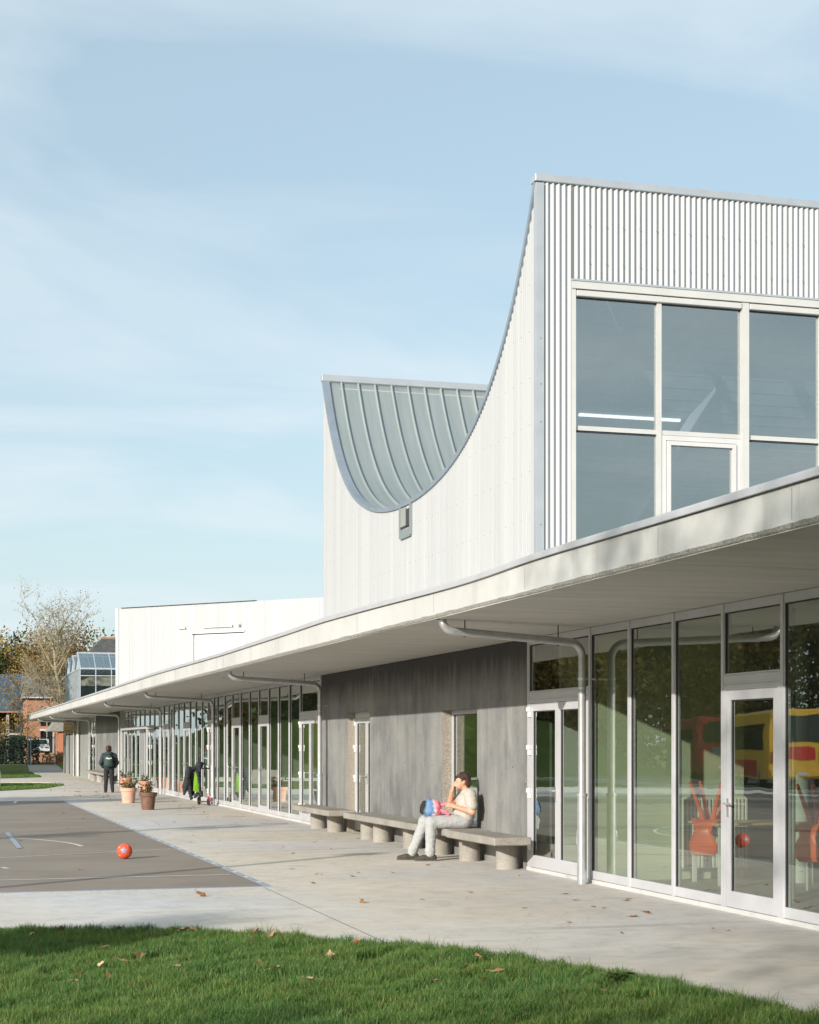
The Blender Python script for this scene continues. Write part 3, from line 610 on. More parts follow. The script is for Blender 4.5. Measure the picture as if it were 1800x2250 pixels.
def corr(name, o, d, nrm, length, z0f, z1f, pitch, amp, parent, mat='corr', spp=8, rows=None):
    """sinusoidal sheet: o origin, d along, nrm outwards"""
    k = int(round(length / pitch * spp)); m = MB(); vs = []; fs = []
    for i in range(k + 1):
        t = length * i / k; a = amp / 2 * (1 + math.cos(2 * math.pi * t / pitch))
        x, y = o[0] + d[0] * t + nrm[0] * a, o[1] + d[1] * t + nrm[1] * a
        vs += [(x, y, z0f(t)), (x, y, z1f(t))]
    for i in range(k): fs.append((2 * i, 2 * i + 2, 2 * i + 3, 2 * i + 1))
    m.add(vs, fs); return m.build(name, mat, parent, 'full')
ZR = ZT + 0.02
cw = corr('corrugated_wall', (TX, TY0 + 0.02), (0, 1), (-1, 0), TY1 - TY0 - 0.04, lambda t: ZR, lambda t: crv(TY0 + 0.02 + t) - 0.03, 0.08, 0.019, T)
corr('corrugated_wall', (TX + 0.05, TY0), (1, 0), (0, -1), 0.42, lambda t: ZR, lambda t: 9.07, 0.081, 0.031, T)
corr('corrugated_wall', (8.17, TY0), (1, 0), (0, -1), 7.0, lambda t: 7.80, lambda t: 9.07, 0.081, 0.031, T)
MB().box(15.17, 15.3, TY0, TY1 - 0.01, ZR, 9.0).box(TX + 0.3, 15.16, TY1 - 0.12, TY1 - 0.02, ZR, 8.9).build('rear_wall', 'corr', T)
MB().box(15.0, 15.16, TY0 + 0.02, TY0 + 0.1, ZR, 7.8).build('end_post', 'cream_frame', T)
MB().box(TX - 0.03, TX + 0.075, TY0 - 0.035, TY0 - 0.030, ZR, 9.05).box(TX - 0.035, TX - 0.030, TY0 - 0.030, TY0 + 0.06, ZR, 9.05).build('corner_flashing', 'flash', T)
sc = MB()
for z in (3.9, 4.55, 5.9, 6.4, 7.0): sc.tube([(TX + 0.03, TY0 - 0.037, z), (TX + 0.03, TY0 - 0.033, z)], 0.016, 8)
for z in np.arange(4.05, 9.0, 0.62):      # screw rows up the side wall, one on every third crest
    for kx in range(3, 155, 4):
        y = TY0 + 0.02 + kx * 0.08
        if crv(y) - 0.25 > z: sc.tube([(TX - 0.019, y, z), (TX - 0.025, y, z)], 0.0065, 6)
for z in (8.05, 8.55):
    for kx in range(3, 85, 3): sc.tube([(8.17 + kx * 0.081, TY0 - 0.031, z), (8.17 + kx * 0.081, TY0 - 0.039, z)], 0.009, 6)
sc.build('screws', 'screw', T, kind='stuff')
# roof sheet
cy = np.linspace(TY0 + 0.05, TY1 - 0.05, 72); rf = MB(); vs = []
for y in cy: vs += [(TX + 0.05, y, crv(y) - 0.02), (15.2, y, crv(y) - 0.02)]
rf.add(vs, [(2 * i, 2 * i + 1, 2 * i + 3, 2 * i + 2) for i in range(len(cy) - 1)])
vs2 = []
for y in cy: vs2 += [(TX + 0.31, y, crv(y) - 0.34), (15.0, y, crv(y) - 0.34)]
rzinc = rf.build('roof', 'zinc', T, 'full')
ci = MB(); ci.add(vs2, [(2 * i, 2 * i + 1, 2 * i + 3, 2 * i + 2) for i in range(len(cy) - 1)]); ci.build('ceiling', 'int_ceil', T, 'full')
for k in range(40):      # faint ribs of the ceiling deck
    y = TY0 + 0.35 + k * 0.15; z = crv(y) - 0.35; MB().box(TX + 0.4, 15.0, y, y + 0.05, z - 0.004, z).build('ceiling_rib', 'int_ceil', T)
seam0 = None
for k in range(21):
    x = 8.06 + 0.352 * k
    if seam0 is None:
        m = MB(); q = []
        for y in cy:
            dzy = (crv(y + 0.01) - crv(y - 0.01)) / 0.02; nl = math.hypot(1, dzy); ny_, nz_ = -dzy / nl, 1 / nl
            for (a, h) in ((-0.028, -0.02), (-0.014, 0.045), (0.014, 0.045), (0.028, -0.02)): q.append((x + a, y + ny_ * h, crv(y) - 0.02 + nz_ * h))
        m.add(q, [(4 * i + j, 4 * i + j + 1, 4 * i + j + 5, 4 * i + j + 4) for i in range(len(cy) - 1) for j in range(3)]); seam0 = m.build('seam', 'zinc', rzinc, 'full')
    else: at(seam0, (0.352 * k, 0, 0))
cy2 = np.linspace(TY0 + 0.03, TY1 - 0.03, 90); ed = MB(); q = []
for y in cy2:
    dzy = (crv(y + 0.01) - crv(y - 0.01)) / 0.02; nl = math.hypot(1, dzy); ny_, nz_ = -dzy / nl, 1 / nl
    for (x, h) in ((TX - 0.04, -0.030), (TX - 0.04, 0.040), (TX + 0.10, 0.040), (TX + 0.10, -0.03)): q.append((x, y + ny_ * h, crv(y) + nz_ * h))
ed.add(q, [(4 * i + j, 4 * i + (j + 1) % 4, 4 * i + 4 + (j + 1) % 4, 4 * i + 4 + j) for i in range(len(cy2) - 1) for j in range(4)]); ed.build('roof_edge', 'flash_shaded', T)
MB().bbox(TX - 0.05, 15.3, TY0 - 0.05, TY0 + 0.14, 9.065, 9.165, 0.008).build('coping', 'flash', T); MB().bbox(TX - 0.05, 15.3, TY1 - 0.10, TY1 + 0.05, 9.03, 9.165, 0.008).build('coping', 'flash', T)
# rain outlet below the low point
MB().box(TX - 0.055, TX - 0.004, 26.66, 26.705, 5.14, 5.66).box(TX - 0.055, TX - 0.004, 27.295, 27.34, 5.14, 5.66).box(TX - 0.052, TX - 0.004, 26.705, 27.295, 5.12, 5.26).build('rain_outlet', 'zinc', T)
MB().box(TX - 0.028, TX - 0.024, 26.71, 27.0, 5.30, 5.60).build('outlet_shadow_gap', 'dark_steel', T); MB().box(TX - 0.040, TX - 0.024, 27.0, 27.29, 5.30, 5.64).build('outlet_plate', 'grey_panel', T); MB().box(TX - 0.045, TX - 0.024, 26.72, 27.28, 5.302, 5.325).build('outlet_slot', 'seal', T)
# the window in the front
yf = TY0 - 0.035
wf = MB().box(8.165, 8.225, yf, yf + 0.12, ZR, 7.69).box(8.165, 15.0, yf - 0.02, yf + 0.12, 7.69, 7.785).box(9.40, 9.465, yf + 0.02, yf + 0.12, ZR, 7.685).box(10.65, 10.755, yf, yf + 0.12, ZR, 7.685).box(11.84, 11.905, yf + 0.02, yf + 0.12, ZR, 7.685).box(13.1, 13.2, yf, yf + 0.12, ZR, 7.685)
for (a, b_) in ((8.228, 9.398), (9.467, 10.648), (10.757, 11.838), (11.907, 13.098)): wf.box(a, b_, yf + 0.035, yf + 0.1, 5.825, 5.885)
wf = wf.build('window', 'cream_frame', T)
MB().box(8.16, 15.0, yf - 0.03, yf + 0.02, 7.788, 7.815).build('head_flashing', 'flash', wf)
for (a, b_) in ((8.235, 10.64), (10.765, 13.09)): MB().bbox(a, b_, yf - 0.015, yf + 0.08, 7.595, 7.672, 0.006).build('blind_box', 'cream_frame', wf)
for (a, b_) in ((8.228, 9.398), (9.467, 10.648), (10.757, 11.838), (11.907, 13.098), (13.2, 15.0)):
    for (z0, z1) in ((5.887, 7.60), (ZR, 5.823)):
        if a == 9.467 and z1 < 6: continue
        g = MB(); x = yf + 0.06
        g.quad((a, yf + 0.07, z0), (b_, yf + 0.07, z0), (b_, yf + 0.07, z1), (a, yf + 0.07, z1)).build('pane', 'glass_coated', wf)
        MB().box(a, b_, yf + 0.055, yf + 0.068, z1 - 0.02, z1).build('gasket', 'seal', wf)
v = MB().box(9.47, 9.535, yf + 0.03, yf + 0.1, ZR, 5.82).box(10.58, 10.645, yf + 0.03, yf + 0.1, ZR, 5.82).box(9.535, 10.58, yf + 0.03, yf + 0.1, 5.755, 5.82)
v.box(9.545, 9.60, yf + 0.01, yf + 0.1, ZR, 5.745).box(10.515, 10.57, yf + 0.01, yf + 0.1, ZR, 5.745).box(9.60, 10.515, yf + 0.01, yf + 0.1, 5.69, 5.745); v.build('opening_light', 'white_paint', wf)
MB().quad((9.60, yf + 0.06, ZR), (10.515, yf + 0.06, ZR), (10.515, yf + 0.06, 5.69), (9.60, yf + 0.06, 5.69)).build('pane', 'glass_coated', wf)
bm_ = MB().bar((11.3, 21.6, 7.6), (10.2, 23.6, 5.0), 0.12, 0.16); bm_.build('roof_brace', 'int_ceil', T)
t = thing('tube_lamp', (9.8, 22.6, 6.4), 'long white fluorescent tube lamp lit behind the large upper window', 'lamp')
MB().bbox(9.02, 10.62, 22.58, 22.63, 6.405, 6.445, 0.008).build('tube_lamp_body', 'tube', t).name = 'lamp_tube'
MB().box(9.2, 9.24, 22.59, 22.61, 6.451, 6.8).box(10.4, 10.44, 22.59, 22.61, 6.451, 6.8).build('bracket', 'int_white', t)

# ------------------------------------------------------------------ the low white hall set askew further back
LO = Vector((8.2, 76.95)); LD = Vector((0.6697, -0.7426)); LN = Vector((-0.7426, -0.6697))
LH = thing('low_corrugated_hall', (8.2, 76.95, 3.4), 'low white corrugated hall with a wide shutter door behind the canopy', 'building')
def lp(t, nn, z): p = LO + LD * t + LN * nn; return (p.x, p.y, z)
def lbox(t0, t1, n0, n1, z0, z1, mb=None):
    mb = mb or MB(); c = [lp(t0, n0, z0), lp(t1, n0, z0), lp(t1, n1, z0), lp(t0, n1, z0), lp(t0, n0, z1), lp(t1, n0, z1), lp(t1, n1, z1), lp(t0, n1, z1)]
    return mb.add(c, [(3, 2, 1, 0), (4, 5, 6, 7), (0, 1, 5, 4), (1, 2, 6, 5), (2, 3, 7, 6), (3, 0, 4, 7)])
for (t0, t1, z0) in ((0.08, 4.40, ZR), (7.28, 16.0, ZR), (4.40, 7.28, 6.62)):
    p = LO + LD * t0; corr('corrugated_wall', p, LD, LN, t1 - t0, lambda t: z0, lambda t: 7.84, 0.10, 0.018, LH, spp=6)
lbox(0, 16, -12, -0.32, ZR, 7.7).build('rear_volume', 'corr', LH); lbox(0, 0.3, -0.31, -0.01, ZR, 7.8).build('corner_wall', 'corr', LH)
lbox(-0.04, 0.10, 0.0, 0.045, ZR, 7.85).build('corner_flashing', 'white_paint', LH)
lbox(0.3, 7.9, -0.1, 0.06, 7.846, 7.876).build('roof_trim', 'dark_steel', LH); lbox(-0.02, 16, -12, -0.12, 7.71, 7.84).build('roof', 'corr', LH)
lbox(4.47, 7.27, -0.11, -0.06, ZR, 6.5).build('shutter_door', 'white_paint', LH); lbox(4.40, 4.46, -0.12, 0.025, ZR, 6.5).build('door_jamb', 'white_paint', LH); lbox(4.38, 7.32, -0.02, 0.05, 6.54, 6.62).build('door_header', 'white_paint', LH)
for (a, b_) in ((3.65, 4.07), (5.07, 6.69)): lbox(a, b_, 0.04, 0.10, 6.78, 6.81, lbox(b_ - 0.05, b_, 0.02, 0.12, 6.77, 6.86)).build('wall_lamp', 'white_paint', LH)
lbox(7.0, 7.12, 0.03, 0.2, 6.80, 6.88).build('sensor', 'galv', LH)

# ------------------------------------------------------------------ greenhouse on the far end of the roof
GX, GY0, GY1 = 7.92, 93.1, 103.0
GH = thing('greenhouse', (GX, GY0, 3.4), 'grey framed glass greenhouse with three ridges at the far end of the roof', 'greenhouse')
zb, ze, zr = 3.36, 5.84, 6.78; gw = (GY1 - GY0) / 3
fr = MB(); X2 = 14.7
for k in range(13):
    y = GY0 + k * (GY1 - GY0) / 12; fr.bar((GX, y, zb), (GX, y, ze), 0.06, 0.05)
fr.bar((GX, GY0, ze), (GX, GY1, ze), 0.08, 0.08).bar((GX, GY0, ze), (X2, GY0, ze), 0.07, 0.09).bar((GX, GY0, 5.45), (X2, GY0, 5.45), 0.05)
for k in range(9): fr.bar((GX + 0.85 * k, GY0, zb), (GX + 0.85 * k, GY0, ze), 0.05, 0.06)
for g in range(3):
    y0 = GY0 + g * gw; ym = y0 + gw / 2
    fr.bar((GX, ym, zr), (X2, ym, zr), 0.10, 0.08)
    for k in range(9):
        x = GX + 0.85 * k; wd_ = 0.09 if k == 0 else 0.045
        fr.bar((x, y0, ze), (x, ym, zr), wd_, 0.06).bar((x, ym, zr), (x, y0 + gw, ze), wd_, 0.06)
fr.build('frame', 'galv', GH)
for k in range(8):
    x0, x1 = GX + 0.85 * k + 0.025, GX + 0.85 * (k + 1) - 0.025
    MB().quad((x0, GY0, zb), (x1, GY0, zb), (x1, GY0, ze), (x0, GY0, ze)).build('pane', 'glass_gh_wall', GH)
    for g in range(3):
        y0 = GY0 + g * gw; ym = y0 + gw / 2
        MB().quad((x0, y0, ze), (x1, y0, ze), (x1, ym, zr), (x0, ym, zr)).build('roof_pane', 'glass_gh', GH); MB().quad((x0, ym, zr), (x1, ym, zr), (x1, y0 + gw, ze), (x0, y0 + gw, ze)).build('roof_pane', 'glass_gh', GH)
for k in range(12):
    y0 = GY0 + k * (GY1 - GY0) / 12 + 0.03; y1 = y0 + (GY1 - GY0) / 12 - 0.06
    MB().quad((GX, y1, zb), (GX, y0, zb), (GX, y0, ze), (GX, y1, ze)).build('pane', 'glass_gh_wall', GH)
for g in range(3):
    y0 = GY0 + g * gw; MB().quad((GX, y0 + 0.05, ze + 0.04), (GX, y0 + gw - 0.05, ze + 0.04), (GX, y0 + gw / 2, zr - 0.05)).build('gable_pane', 'glass_gh', GH)
MB().box(GX + 0.3, X2, GY0 + 3, GY1, zb, 5.0).build('planting_bench', 'leaf_hedge', GH)
MB().box(7.75, 15, 92.6, 103.3, ZT + 0.03, ZT + 0.08).build('floor', 'int_floor', GH)
# ------------------------------------------------------------------ implicit bodies -> one continuous surface
def sdf_mesh(prims, res=0.009, k=0.03, wob=0.0, wsc=22.0):
    """prims: ('c', a, b, ra, rb) round cone, ('e', centre, radii, 3x3 or None); smooth union, then surface nets"""
    lo = np.array([1e9] * 3); hi = -lo
    for p in prims:
        if p[0] == 'c':
            r = max(p[3], p[4]); q = np.array([p[1], p[2]]); lo = np.minimum(lo, q.min(0) - r); hi = np.maximum(hi, q.max(0) + r)
        else:
            r = max(p[2]); lo = np.minimum(lo, np.array(p[1]) - r); hi = np.maximum(hi, np.array(p[1]) + r)
    lo -= 2.5 * res + k * .3; hi += 2.5 * res + k * .3
    nn = np.ceil((hi - lo) / res).astype(int) + 1
    ax = [lo[i] + res * np.arange(nn[i]) for i in range(3)]
    F = np.full(nn, 0.5)
    for p in prims:
        if p[0] == 'c': a = np.array(p[1], float); b = np.array(p[2], float); r = max(p[3], p[4]); l0 = np.minimum(a, b) - r - 3 * k - res; h0 = np.maximum(a, b) + r + 3 * k + res
        else: c = np.array(p[1], float); r = max(p[2]); l0 = c - r - 3 * k - res; h0 = c + r + 3 * k + res
        i0 = np.clip(((l0 - lo) / res).astype(int), 0, nn); i1 = np.clip(((h0 - lo) / res).astype(int) + 2, 0, nn)
        X, Y, Z = np.meshgrid(ax[0][i0[0]:i1[0]], ax[1][i0[1]:i1[1]], ax[2][i0[2]:i1[2]], indexing='ij')
        if X.size == 0: continue
        if p[0] == 'c':
            d = b - a; L2 = max(d @ d, 1e-9); t = np.clip(((X - a[0]) * d[0] + (Y - a[1]) * d[1] + (Z - a[2]) * d[2]) / L2, 0, 1)
            D = np.sqrt((X - a[0] - t * d[0]) ** 2 + (Y - a[1] - t * d[1]) ** 2 + (Z - a[2] - t * d[2]) ** 2) - (p[3] + (p[4] - p[3]) * t)
        else:
            V = np.stack([X - c[0], Y - c[1], Z - c[2]], -1)
            if len(p) > 3 and p[3] is not None: V = V @ np.array(p[3])
            rd = np.array(p[2]); q0 = np.sqrt(((V / rd) ** 2).sum(-1)); q1 = np.sqrt(((V / rd ** 2) ** 2).sum(-1)) + 1e-9; D = q0 * (q0 - 1) / q1
        kk = p[5] if (p[0] == 'c' and len(p) > 5) else k
        G_ = F[i0[0]:i1[0], i0[1]:i1[1], i0[2]:i1[2]]
        h = np.maximum(kk - np.abs(G_ - D), 0) / kk
        F[i0[0]:i1[0], i0[1]:i1[1], i0[2]:i1[2]] = np.minimum(G_, D) - h * h * kk * 0.25
    if wob:
        X, Y, Z = np.meshgrid(*ax, indexing='ij')
        F += wob * (np.sin(X * wsc + 2.1 * np.sin(Z * wsc * .7)) * np.sin(Z * wsc * 1.3 + 1.7 * np.sin(Y * wsc * .8)) + 0.5 * np.sin(Y * wsc * 1.9 + X * wsc * 1.1 + Z * wsc * 2.3))
    I = (F < 0)
    nx, ny, nz = nn - 1
    cnt = np.zeros((nx, ny, nz)); acc = np.zeros((nx, ny, nz, 3))
    corners = [(i, j, l) for i in (0, 1) for j in (0, 1) for l in (0, 1)]
    for a in corners:
        for axi in range(3):
            if a[axi] == 1: continue
            b = list(a); b[axi] = 1
            Fa = F[a[0]:a[0] + nx, a[1]:a[1] + ny, a[2]:a[2] + nz]; Fb = F[b[0]:b[0] + nx, b[1]:b[1] + ny, b[2]:b[2] + nz]
            cr = (Fa < 0) != (Fb < 0); t = np.where(cr, Fa / np.where(cr, Fa - Fb, 1), 0)
            cnt += cr
            for q in range(3): acc[..., q] += np.where(cr, a[q] + (t if q == axi else 0), 0)
    act = cnt > 0; idx = -np.ones((nx, ny, nz), int); idx[act] = np.arange(act.sum())
    P = np.argwhere(act) + acc[act] / cnt[act][:, None]; P = lo + P * res
    faces = []
    for axi in range(3):
        o1, o2 = (axi + 1) % 3, (axi + 2) % 3
        sl = [slice(1, nx), slice(1, ny), slice(1, nz)]; sl[axi] = slice(0, (nx, ny, nz)[axi])
        sl2 = list(sl); sl2[axi] = slice(1, (nx, ny, nz)[axi] + 1)
        A = I[tuple(sl)]; Bb = I[tuple(sl2)]; E = np.argwhere(A != Bb)
        if len(E) == 0: continue
        off = np.array([1, 1, 1]); off[axi] = 0; E = E + off
        fl = A[tuple((E - off).T)]
        def cell(d1, d2):
            q = E.copy(); q[:, o1] -= d1; q[:, o2] -= d2; return idx[q[:, 0], q[:, 1], q[:, 2]]
        qd = np.stack([cell(1, 1), cell(0, 1), cell(0, 0), cell(1, 0)], 1)
        qd[~fl] = qd[~fl][:, ::-1]; faces.append(qd)
    fa = np.concatenate(faces); fa = fa[(fa >= 0).all(1)]
    return P, fa
def body(name, prims, mat, parent, res=0.009, k=0.03, wob=0.0, wsc=22.0):
    P, fa = sdf_mesh(prims, res, k, wob, wsc)
    o = org(parent); me = bpy.data.meshes.new(name); me.from_pydata([(p[0] - o[0], p[1] - o[1], p[2] - o[2]) for p in P], [], [tuple(int(i) for i in f) for f in fa])
    me.shade_smooth(); me.materials.append(MAT[mat]); ob = bpy.data.objects.new(name, me); COL.objects.link(ob); ob.parent = parent; return ob
class Fr:      # a figure's own frame: a forward, b to its left, z up
    def __init__(s, x, y, ang): s.o = (x, y); s.f = (math.cos(ang), math.sin(ang)); s.l = (-math.sin(ang), math.cos(ang))
    def __call__(s, a, b, z): return (s.o[0] + s.f[0] * a + s.l[0] * b, s.o[1] + s.f[1] * a + s.l[1] * b, z)
    def rot(s, yaw=0.0, pitch=0.0):
        m = Matrix.Rotation(math.atan2(s.f[1], s.f[0]) + yaw, 3, 'Z') @ Matrix.Rotation(pitch, 3, 'Y'); return [list(r_) for r_ in m]
def fingers(q, palm, tip_dir, spread_dir, curl_dir, ln=0.062, r=0.0078):
    """four unequal bent fingers and a thumb; palm, dirs in the figure's frame"""
    out = []; td, sd, cd = (Vector(v).normalized() for v in (tip_dir, spread_dir, curl_dir)); p = Vector(palm)
    for i, fl in enumerate((0.88, 1.0, 0.93, 0.74)):
        b0 = p + td * 0.035 + sd * (i - 1.5) * 0.0185; b1 = b0 + (td * 0.9 + cd * 0.35) * ln * fl * 0.55; b2 = b1 + (td * 0.45 + cd * 0.9) * ln * fl * 0.55
        out += [('c', q(*b0), q(*b1), r * 1.1, r, 0.006), ('c', q(*b1), q(*b2), r, r * 0.8, 0.006)]
    t0 = p - sd * 0.03; t1 = t0 - sd * 0.022 + td * 0.025 + cd * 0.012; t2 = t1 + td * 0.028 + cd * 0.012
    return out + [('c', q(*t0), q(*t1), r * 1.35, r * 1.1, 0.008), ('c', q(*t1), q(*t2), r * 1.1, r * 0.85, 0.006)]

# ------------------------------------------------------------------ concrete benches along the dark wall
def bench(x0, x1, y0, y1, posts, label, z1=0.46):
    t = thing('concrete_bench', ((x0 + x1) / 2, (y0 + y1) / 2, 0), label, 'bench', 'concrete benches along the dark wall')
    MB().bbox(x0, x1, y0, y1, z1 - 0.105, z1, 0.012).build('seat', 'bench', t)
    for y in posts: MB().lathe([(0.152, 0.0), (0.152, z1 - 0.107)], (7.40, y, 0), 28).build('leg', 'bench', t, True)
    return t
bench(6.95, 7.46, 20.32, 22.40, (21.10, 22.72), 'concrete bench slab beside the double glass door, nearest and standing slightly proud')
bench(7.02, 7.57, 22.41, 25.12, (24.15, 25.66), 'concrete bench slab under the seated person, in front of the wall window')
bench(7.02, 7.57, 25.13, 28.75, (27.54, 29.14 - .75), 'long concrete bench slab between the seated person and the narrow wall door')
bench(6.93, 7.45, 29.55, 32.75, (30.95, 32.40), 'concrete bench slab beside the bright downpipe, past the narrow wall door')
t = thing('concrete_bench', (7.3, 76, 0), 'small distant concrete bench behind the standing person, beside the far wall', 'bench', 'concrete benches along the dark wall')
MB().bbox(7.0, 7.55, 70.9, 80.6, 0.36, 0.46, 0.012).build('seat', 'bench', t)
for y in (72, 75.0, 78.0): MB().lathe([(0.2, 0.0), (0.2, 0.358)], (7.3, y, 0), 16).build('leg', 'bench', t, True)

# ------------------------------------------------------------------ pots with plants
def pot(x, y, r0, r1, h, mat, label, pr, n=150, seed=1):
    t = thing('potted_plant', (x, y, 0), label, 'potted plant', 'pots on the paving by the entrance'); q = random.Random(seed)
    rim = 0.24 * h
    MB().lathe([(r0, 0), (lerp(r0, r1, .76), h - rim), (r1 + 0.018, h - rim + 0.01), (r1 + 0.03, h), (r1 - 0.01, h), (r1 - 0.03, h - 0.05)], (x, y, 0), 30).build('pot', mat, t, True)
    MB().lathe([(r1 - 0.032, h - 0.07), (r1 - 0.032, h - 0.045)], (x, y, 0), 20).build('soil', 'soil', t)
    st = MB(); lf = MB()
    for i in range(n // 6):
        a = q.uniform(0, 6.28); rr_ = r1 * q.uniform(0.1, 0.75); b = Vector((x + rr_ * math.cos(a), y + rr_ * math.sin(a), h - 0.05)); tp = b + Vector((math.cos(a) * q.uniform(.02, pr), math.sin(a) * q.uniform(.02, pr), q.uniform(.12, .34)))
        m_ = (b + tp) / 2 + Vector((0, 0, .03)); st.tube([b, m_, tp], [.005, .004, .002], 5)
        for _ in range(9):
            c = b.lerp(tp, q.uniform(.25, 1.05)) + Vector((q.uniform(-.04, .04), q.uniform(-.04, .04), q.uniform(-.02, .03))); d = Vector((q.uniform(-1, 1), q.uniform(-1, 1), q.uniform(-.2, 1))).normalized(); e_ = d.orthogonal() * q.uniform(.007, .013); l_ = d * q.uniform(.03, .06)
            lf.add([c - e_, c + l_ * .5 - e_ * 1.6, c + l_, c + l_ * .5 + e_ * 1.6, c + e_], [(0, 1, 2, 3, 4)])
    st.build('stem', 'bark', t); lf.build('foliage', 'leaf_pot', t); return t
pot(5.44, 48.0, 0.175, 0.215, 0.43, 'terracotta_pale', 'pale pink terracotta pot with a bushy plant behind the brown pot', .18, 190, 2)
pot(5.35, 42.85, 0.155, 0.205, 0.44, 'brown_pot', 'dark brown pot with a straggly green plant, nearest of the pots', .14, 120, 3)
pot(7.05, 57.2, 0.165, 0.195, 0.42, 'terracotta', 'orange terracotta pot with a low plant against the glazed wall', .06, 70, 4)
pot(6.95, 62.2, 0.19, 0.22, 0.44, 'terracotta', 'weathered terracotta pot half hidden behind the pale pink pot', .10, 90, 5)

# ------------------------------------------------------------------ ball
t = thing('football', (2.71, 24.4, 0.115), 'bright orange football with a star print on the asphalt court', 'ball')
m = MB(); nlat, nlon = 20, 32; rb = 0.112; vs = []
for i in range(nlat + 1):
    for k in range(nlon):
        a = math.pi * i / nlat; b_ = 2 * math.pi * k / nlon; vs.append((2.71 + rb * math.sin(a) * math.cos(b_), 24.4 + rb * math.sin(a) * math.sin(b_), 0.118 + rb * math.cos(a)))
m.add(vs, [(i * nlon + k, (i + 1) * nlon + k, (i + 1) * nlon + (k + 1) % nlon, i * nlon + (k + 1) % nlon) for i in range(nlat) for k in range(nlon)]); m.build('ball_skin', 'ball', t, 'full')
def patch(name, uvs, mat, yaw, pitch, rr_=0.1135):
    q = MB(); c = Vector((2.71, 24.4, 0.118)); f = Vector((math.cos(yaw) * math.cos(pitch), math.sin(yaw) * math.cos(pitch), math.sin(pitch))); r = f.cross(Vector((0, 0, 1))).normalized(); u = r.cross(f)
    bd = [(lerp(p0[0], p1[0], s_ / 5), lerp(p0[1], p1[1], s_ / 5)) for p0, p1 in zip(uvs, uvs[1:] + uvs[:1]) for s_ in range(5)]; nb = len(bd); rings = [[c + (f + r * a * w_ + u * b * w_).normalized() * rr_ for a, b in bd] for w_ in (.02, .25, .5, .75, 1.0)]; q.add([p for rg in rings for p in rg], [(k * nb + i, k * nb + (i + 1) % nb, (k + 1) * nb + (i + 1) % nb, (k + 1) * nb + i) for k in range(4) for i in range(nb)]); return q.build(name, mat, t)
star = [((.62 if i % 2 == 0 else .24) * math.sin(i * math.pi / 5), (.62 if i % 2 == 0 else .24) * math.cos(i * math.pi / 5)) for i in range(10)]
patch('star_print', star, 'ball_star', R(-100), R(8))
for (yw, pt) in ((R(-150), R(30)), (R(-60), R(45)), (R(-60), R(-25)), (R(-140), R(-30))): patch('pale_print', [(a * .45, b * .22) for a, b in star], 'ball_pale', yw, pt)

# ------------------------------------------------------------------ the seated person
P = Fr(7.33, 22.86, math.pi - R(9))
sp_ = thing('person', (7.33, 22.86, 0), 'seated person in pale t-shirt and light joggers with chin on hand on the bench', 'person')
hips = [('e', P(-.02, 0, .555), (.15, .185, .115), P.rot())]
legn = [('c', P(.02, .095, .555), P(.46, .12, .545), .098, .074), ('c', P(.46, .12, .535), P(.475, .12, .10), .070, .050)]
legf = [('c', P(.02, -.095, .555), P(.52, -.11, .545), .098, .074), ('c', P(.52, -.11, .535), P(.70, -.13, .10), .070, .050)]
torso = [('e', P(-.04, 0, .66), (.135, .18, .15), P.rot(0, .05)), ('e', P(-.055, 0, .82), (.125, .175, .16), P.rot(0, .1)), ('c', P(-.09, .15, .93), P(-.09, -.15, .93), .062, .062), ('e', P(.02, 0, .70), (.12, .155, .11), P.rot())]
armn = [('c', P(-.10, .195, .935), P(-.115, .235, .70), .056, .046), ('c', P(-.115, .235, .695), P(.13, .17, .775), .044, .032)]
armf = [('c', P(-.06, -.19, .93), P(.15, -.16, .80), .054, .044), ('c', P(.15, -.16, .80), P(.135, -.055, .985), .042, .030)]
neck = [('c', P(-.075, 0, .96), P(-.035, 0, 1.06), .056, .052)]
hr = P.rot(0.0, 0.10)
head = [('e', P(-.012, 0, 1.145), (.096, .076, .108), hr), ('e', P(.035, 0, 1.075), (.062, .055, .062), hr), ('c', P(.088, 0, 1.125), P(.108, 0, 1.098), .011, .015, .012), ('e', P(-.018, .077, 1.118), (.020, .010, .030), None), ('e', P(-.018, -.077, 1.118), (.020, .010, .030), None), ('c', P(.088, .022, 1.062), P(.088, -.022, 1.062), .010, .010, .01), ('e', P(.075, .03, 1.128), (.014, .016, .012), None), ('e', P(.075, -.03, 1.128), (.014, .016, .012), None)]
palmn = [('e', P(.175, .155, .79), (.045, .016, .036), P.rot(0, -.2))] + fingers(P, (.175, .155, .79), (1, -.15, .1), (0, .25, 1), (.2, -.9, -.3))
palmf = [('e', P(.125, -.035, 1.02), (.022, .034, .042), P.rot())] + fingers(P, (.122, -.030, 1.025), (-.15, .25, 1), (0, 1, -.2), (-.75, .1, .3), ln=.05)
body('body', [(p[0], p[1], p[2], *[r_ * .88 for r_ in p[3:5]], *p[5:]) if p[0] == 'c' else ('e', p[1], tuple(r_ * .9 for r_ in p[2]), p[3] if len(p) > 3 else None) for p in hips + legn + legf + torso] + [armn[0], armn[1], armf[0], armf[1]] + neck + head + palmn + palmf, 'skin', sp_, 0.0065, 0.022)
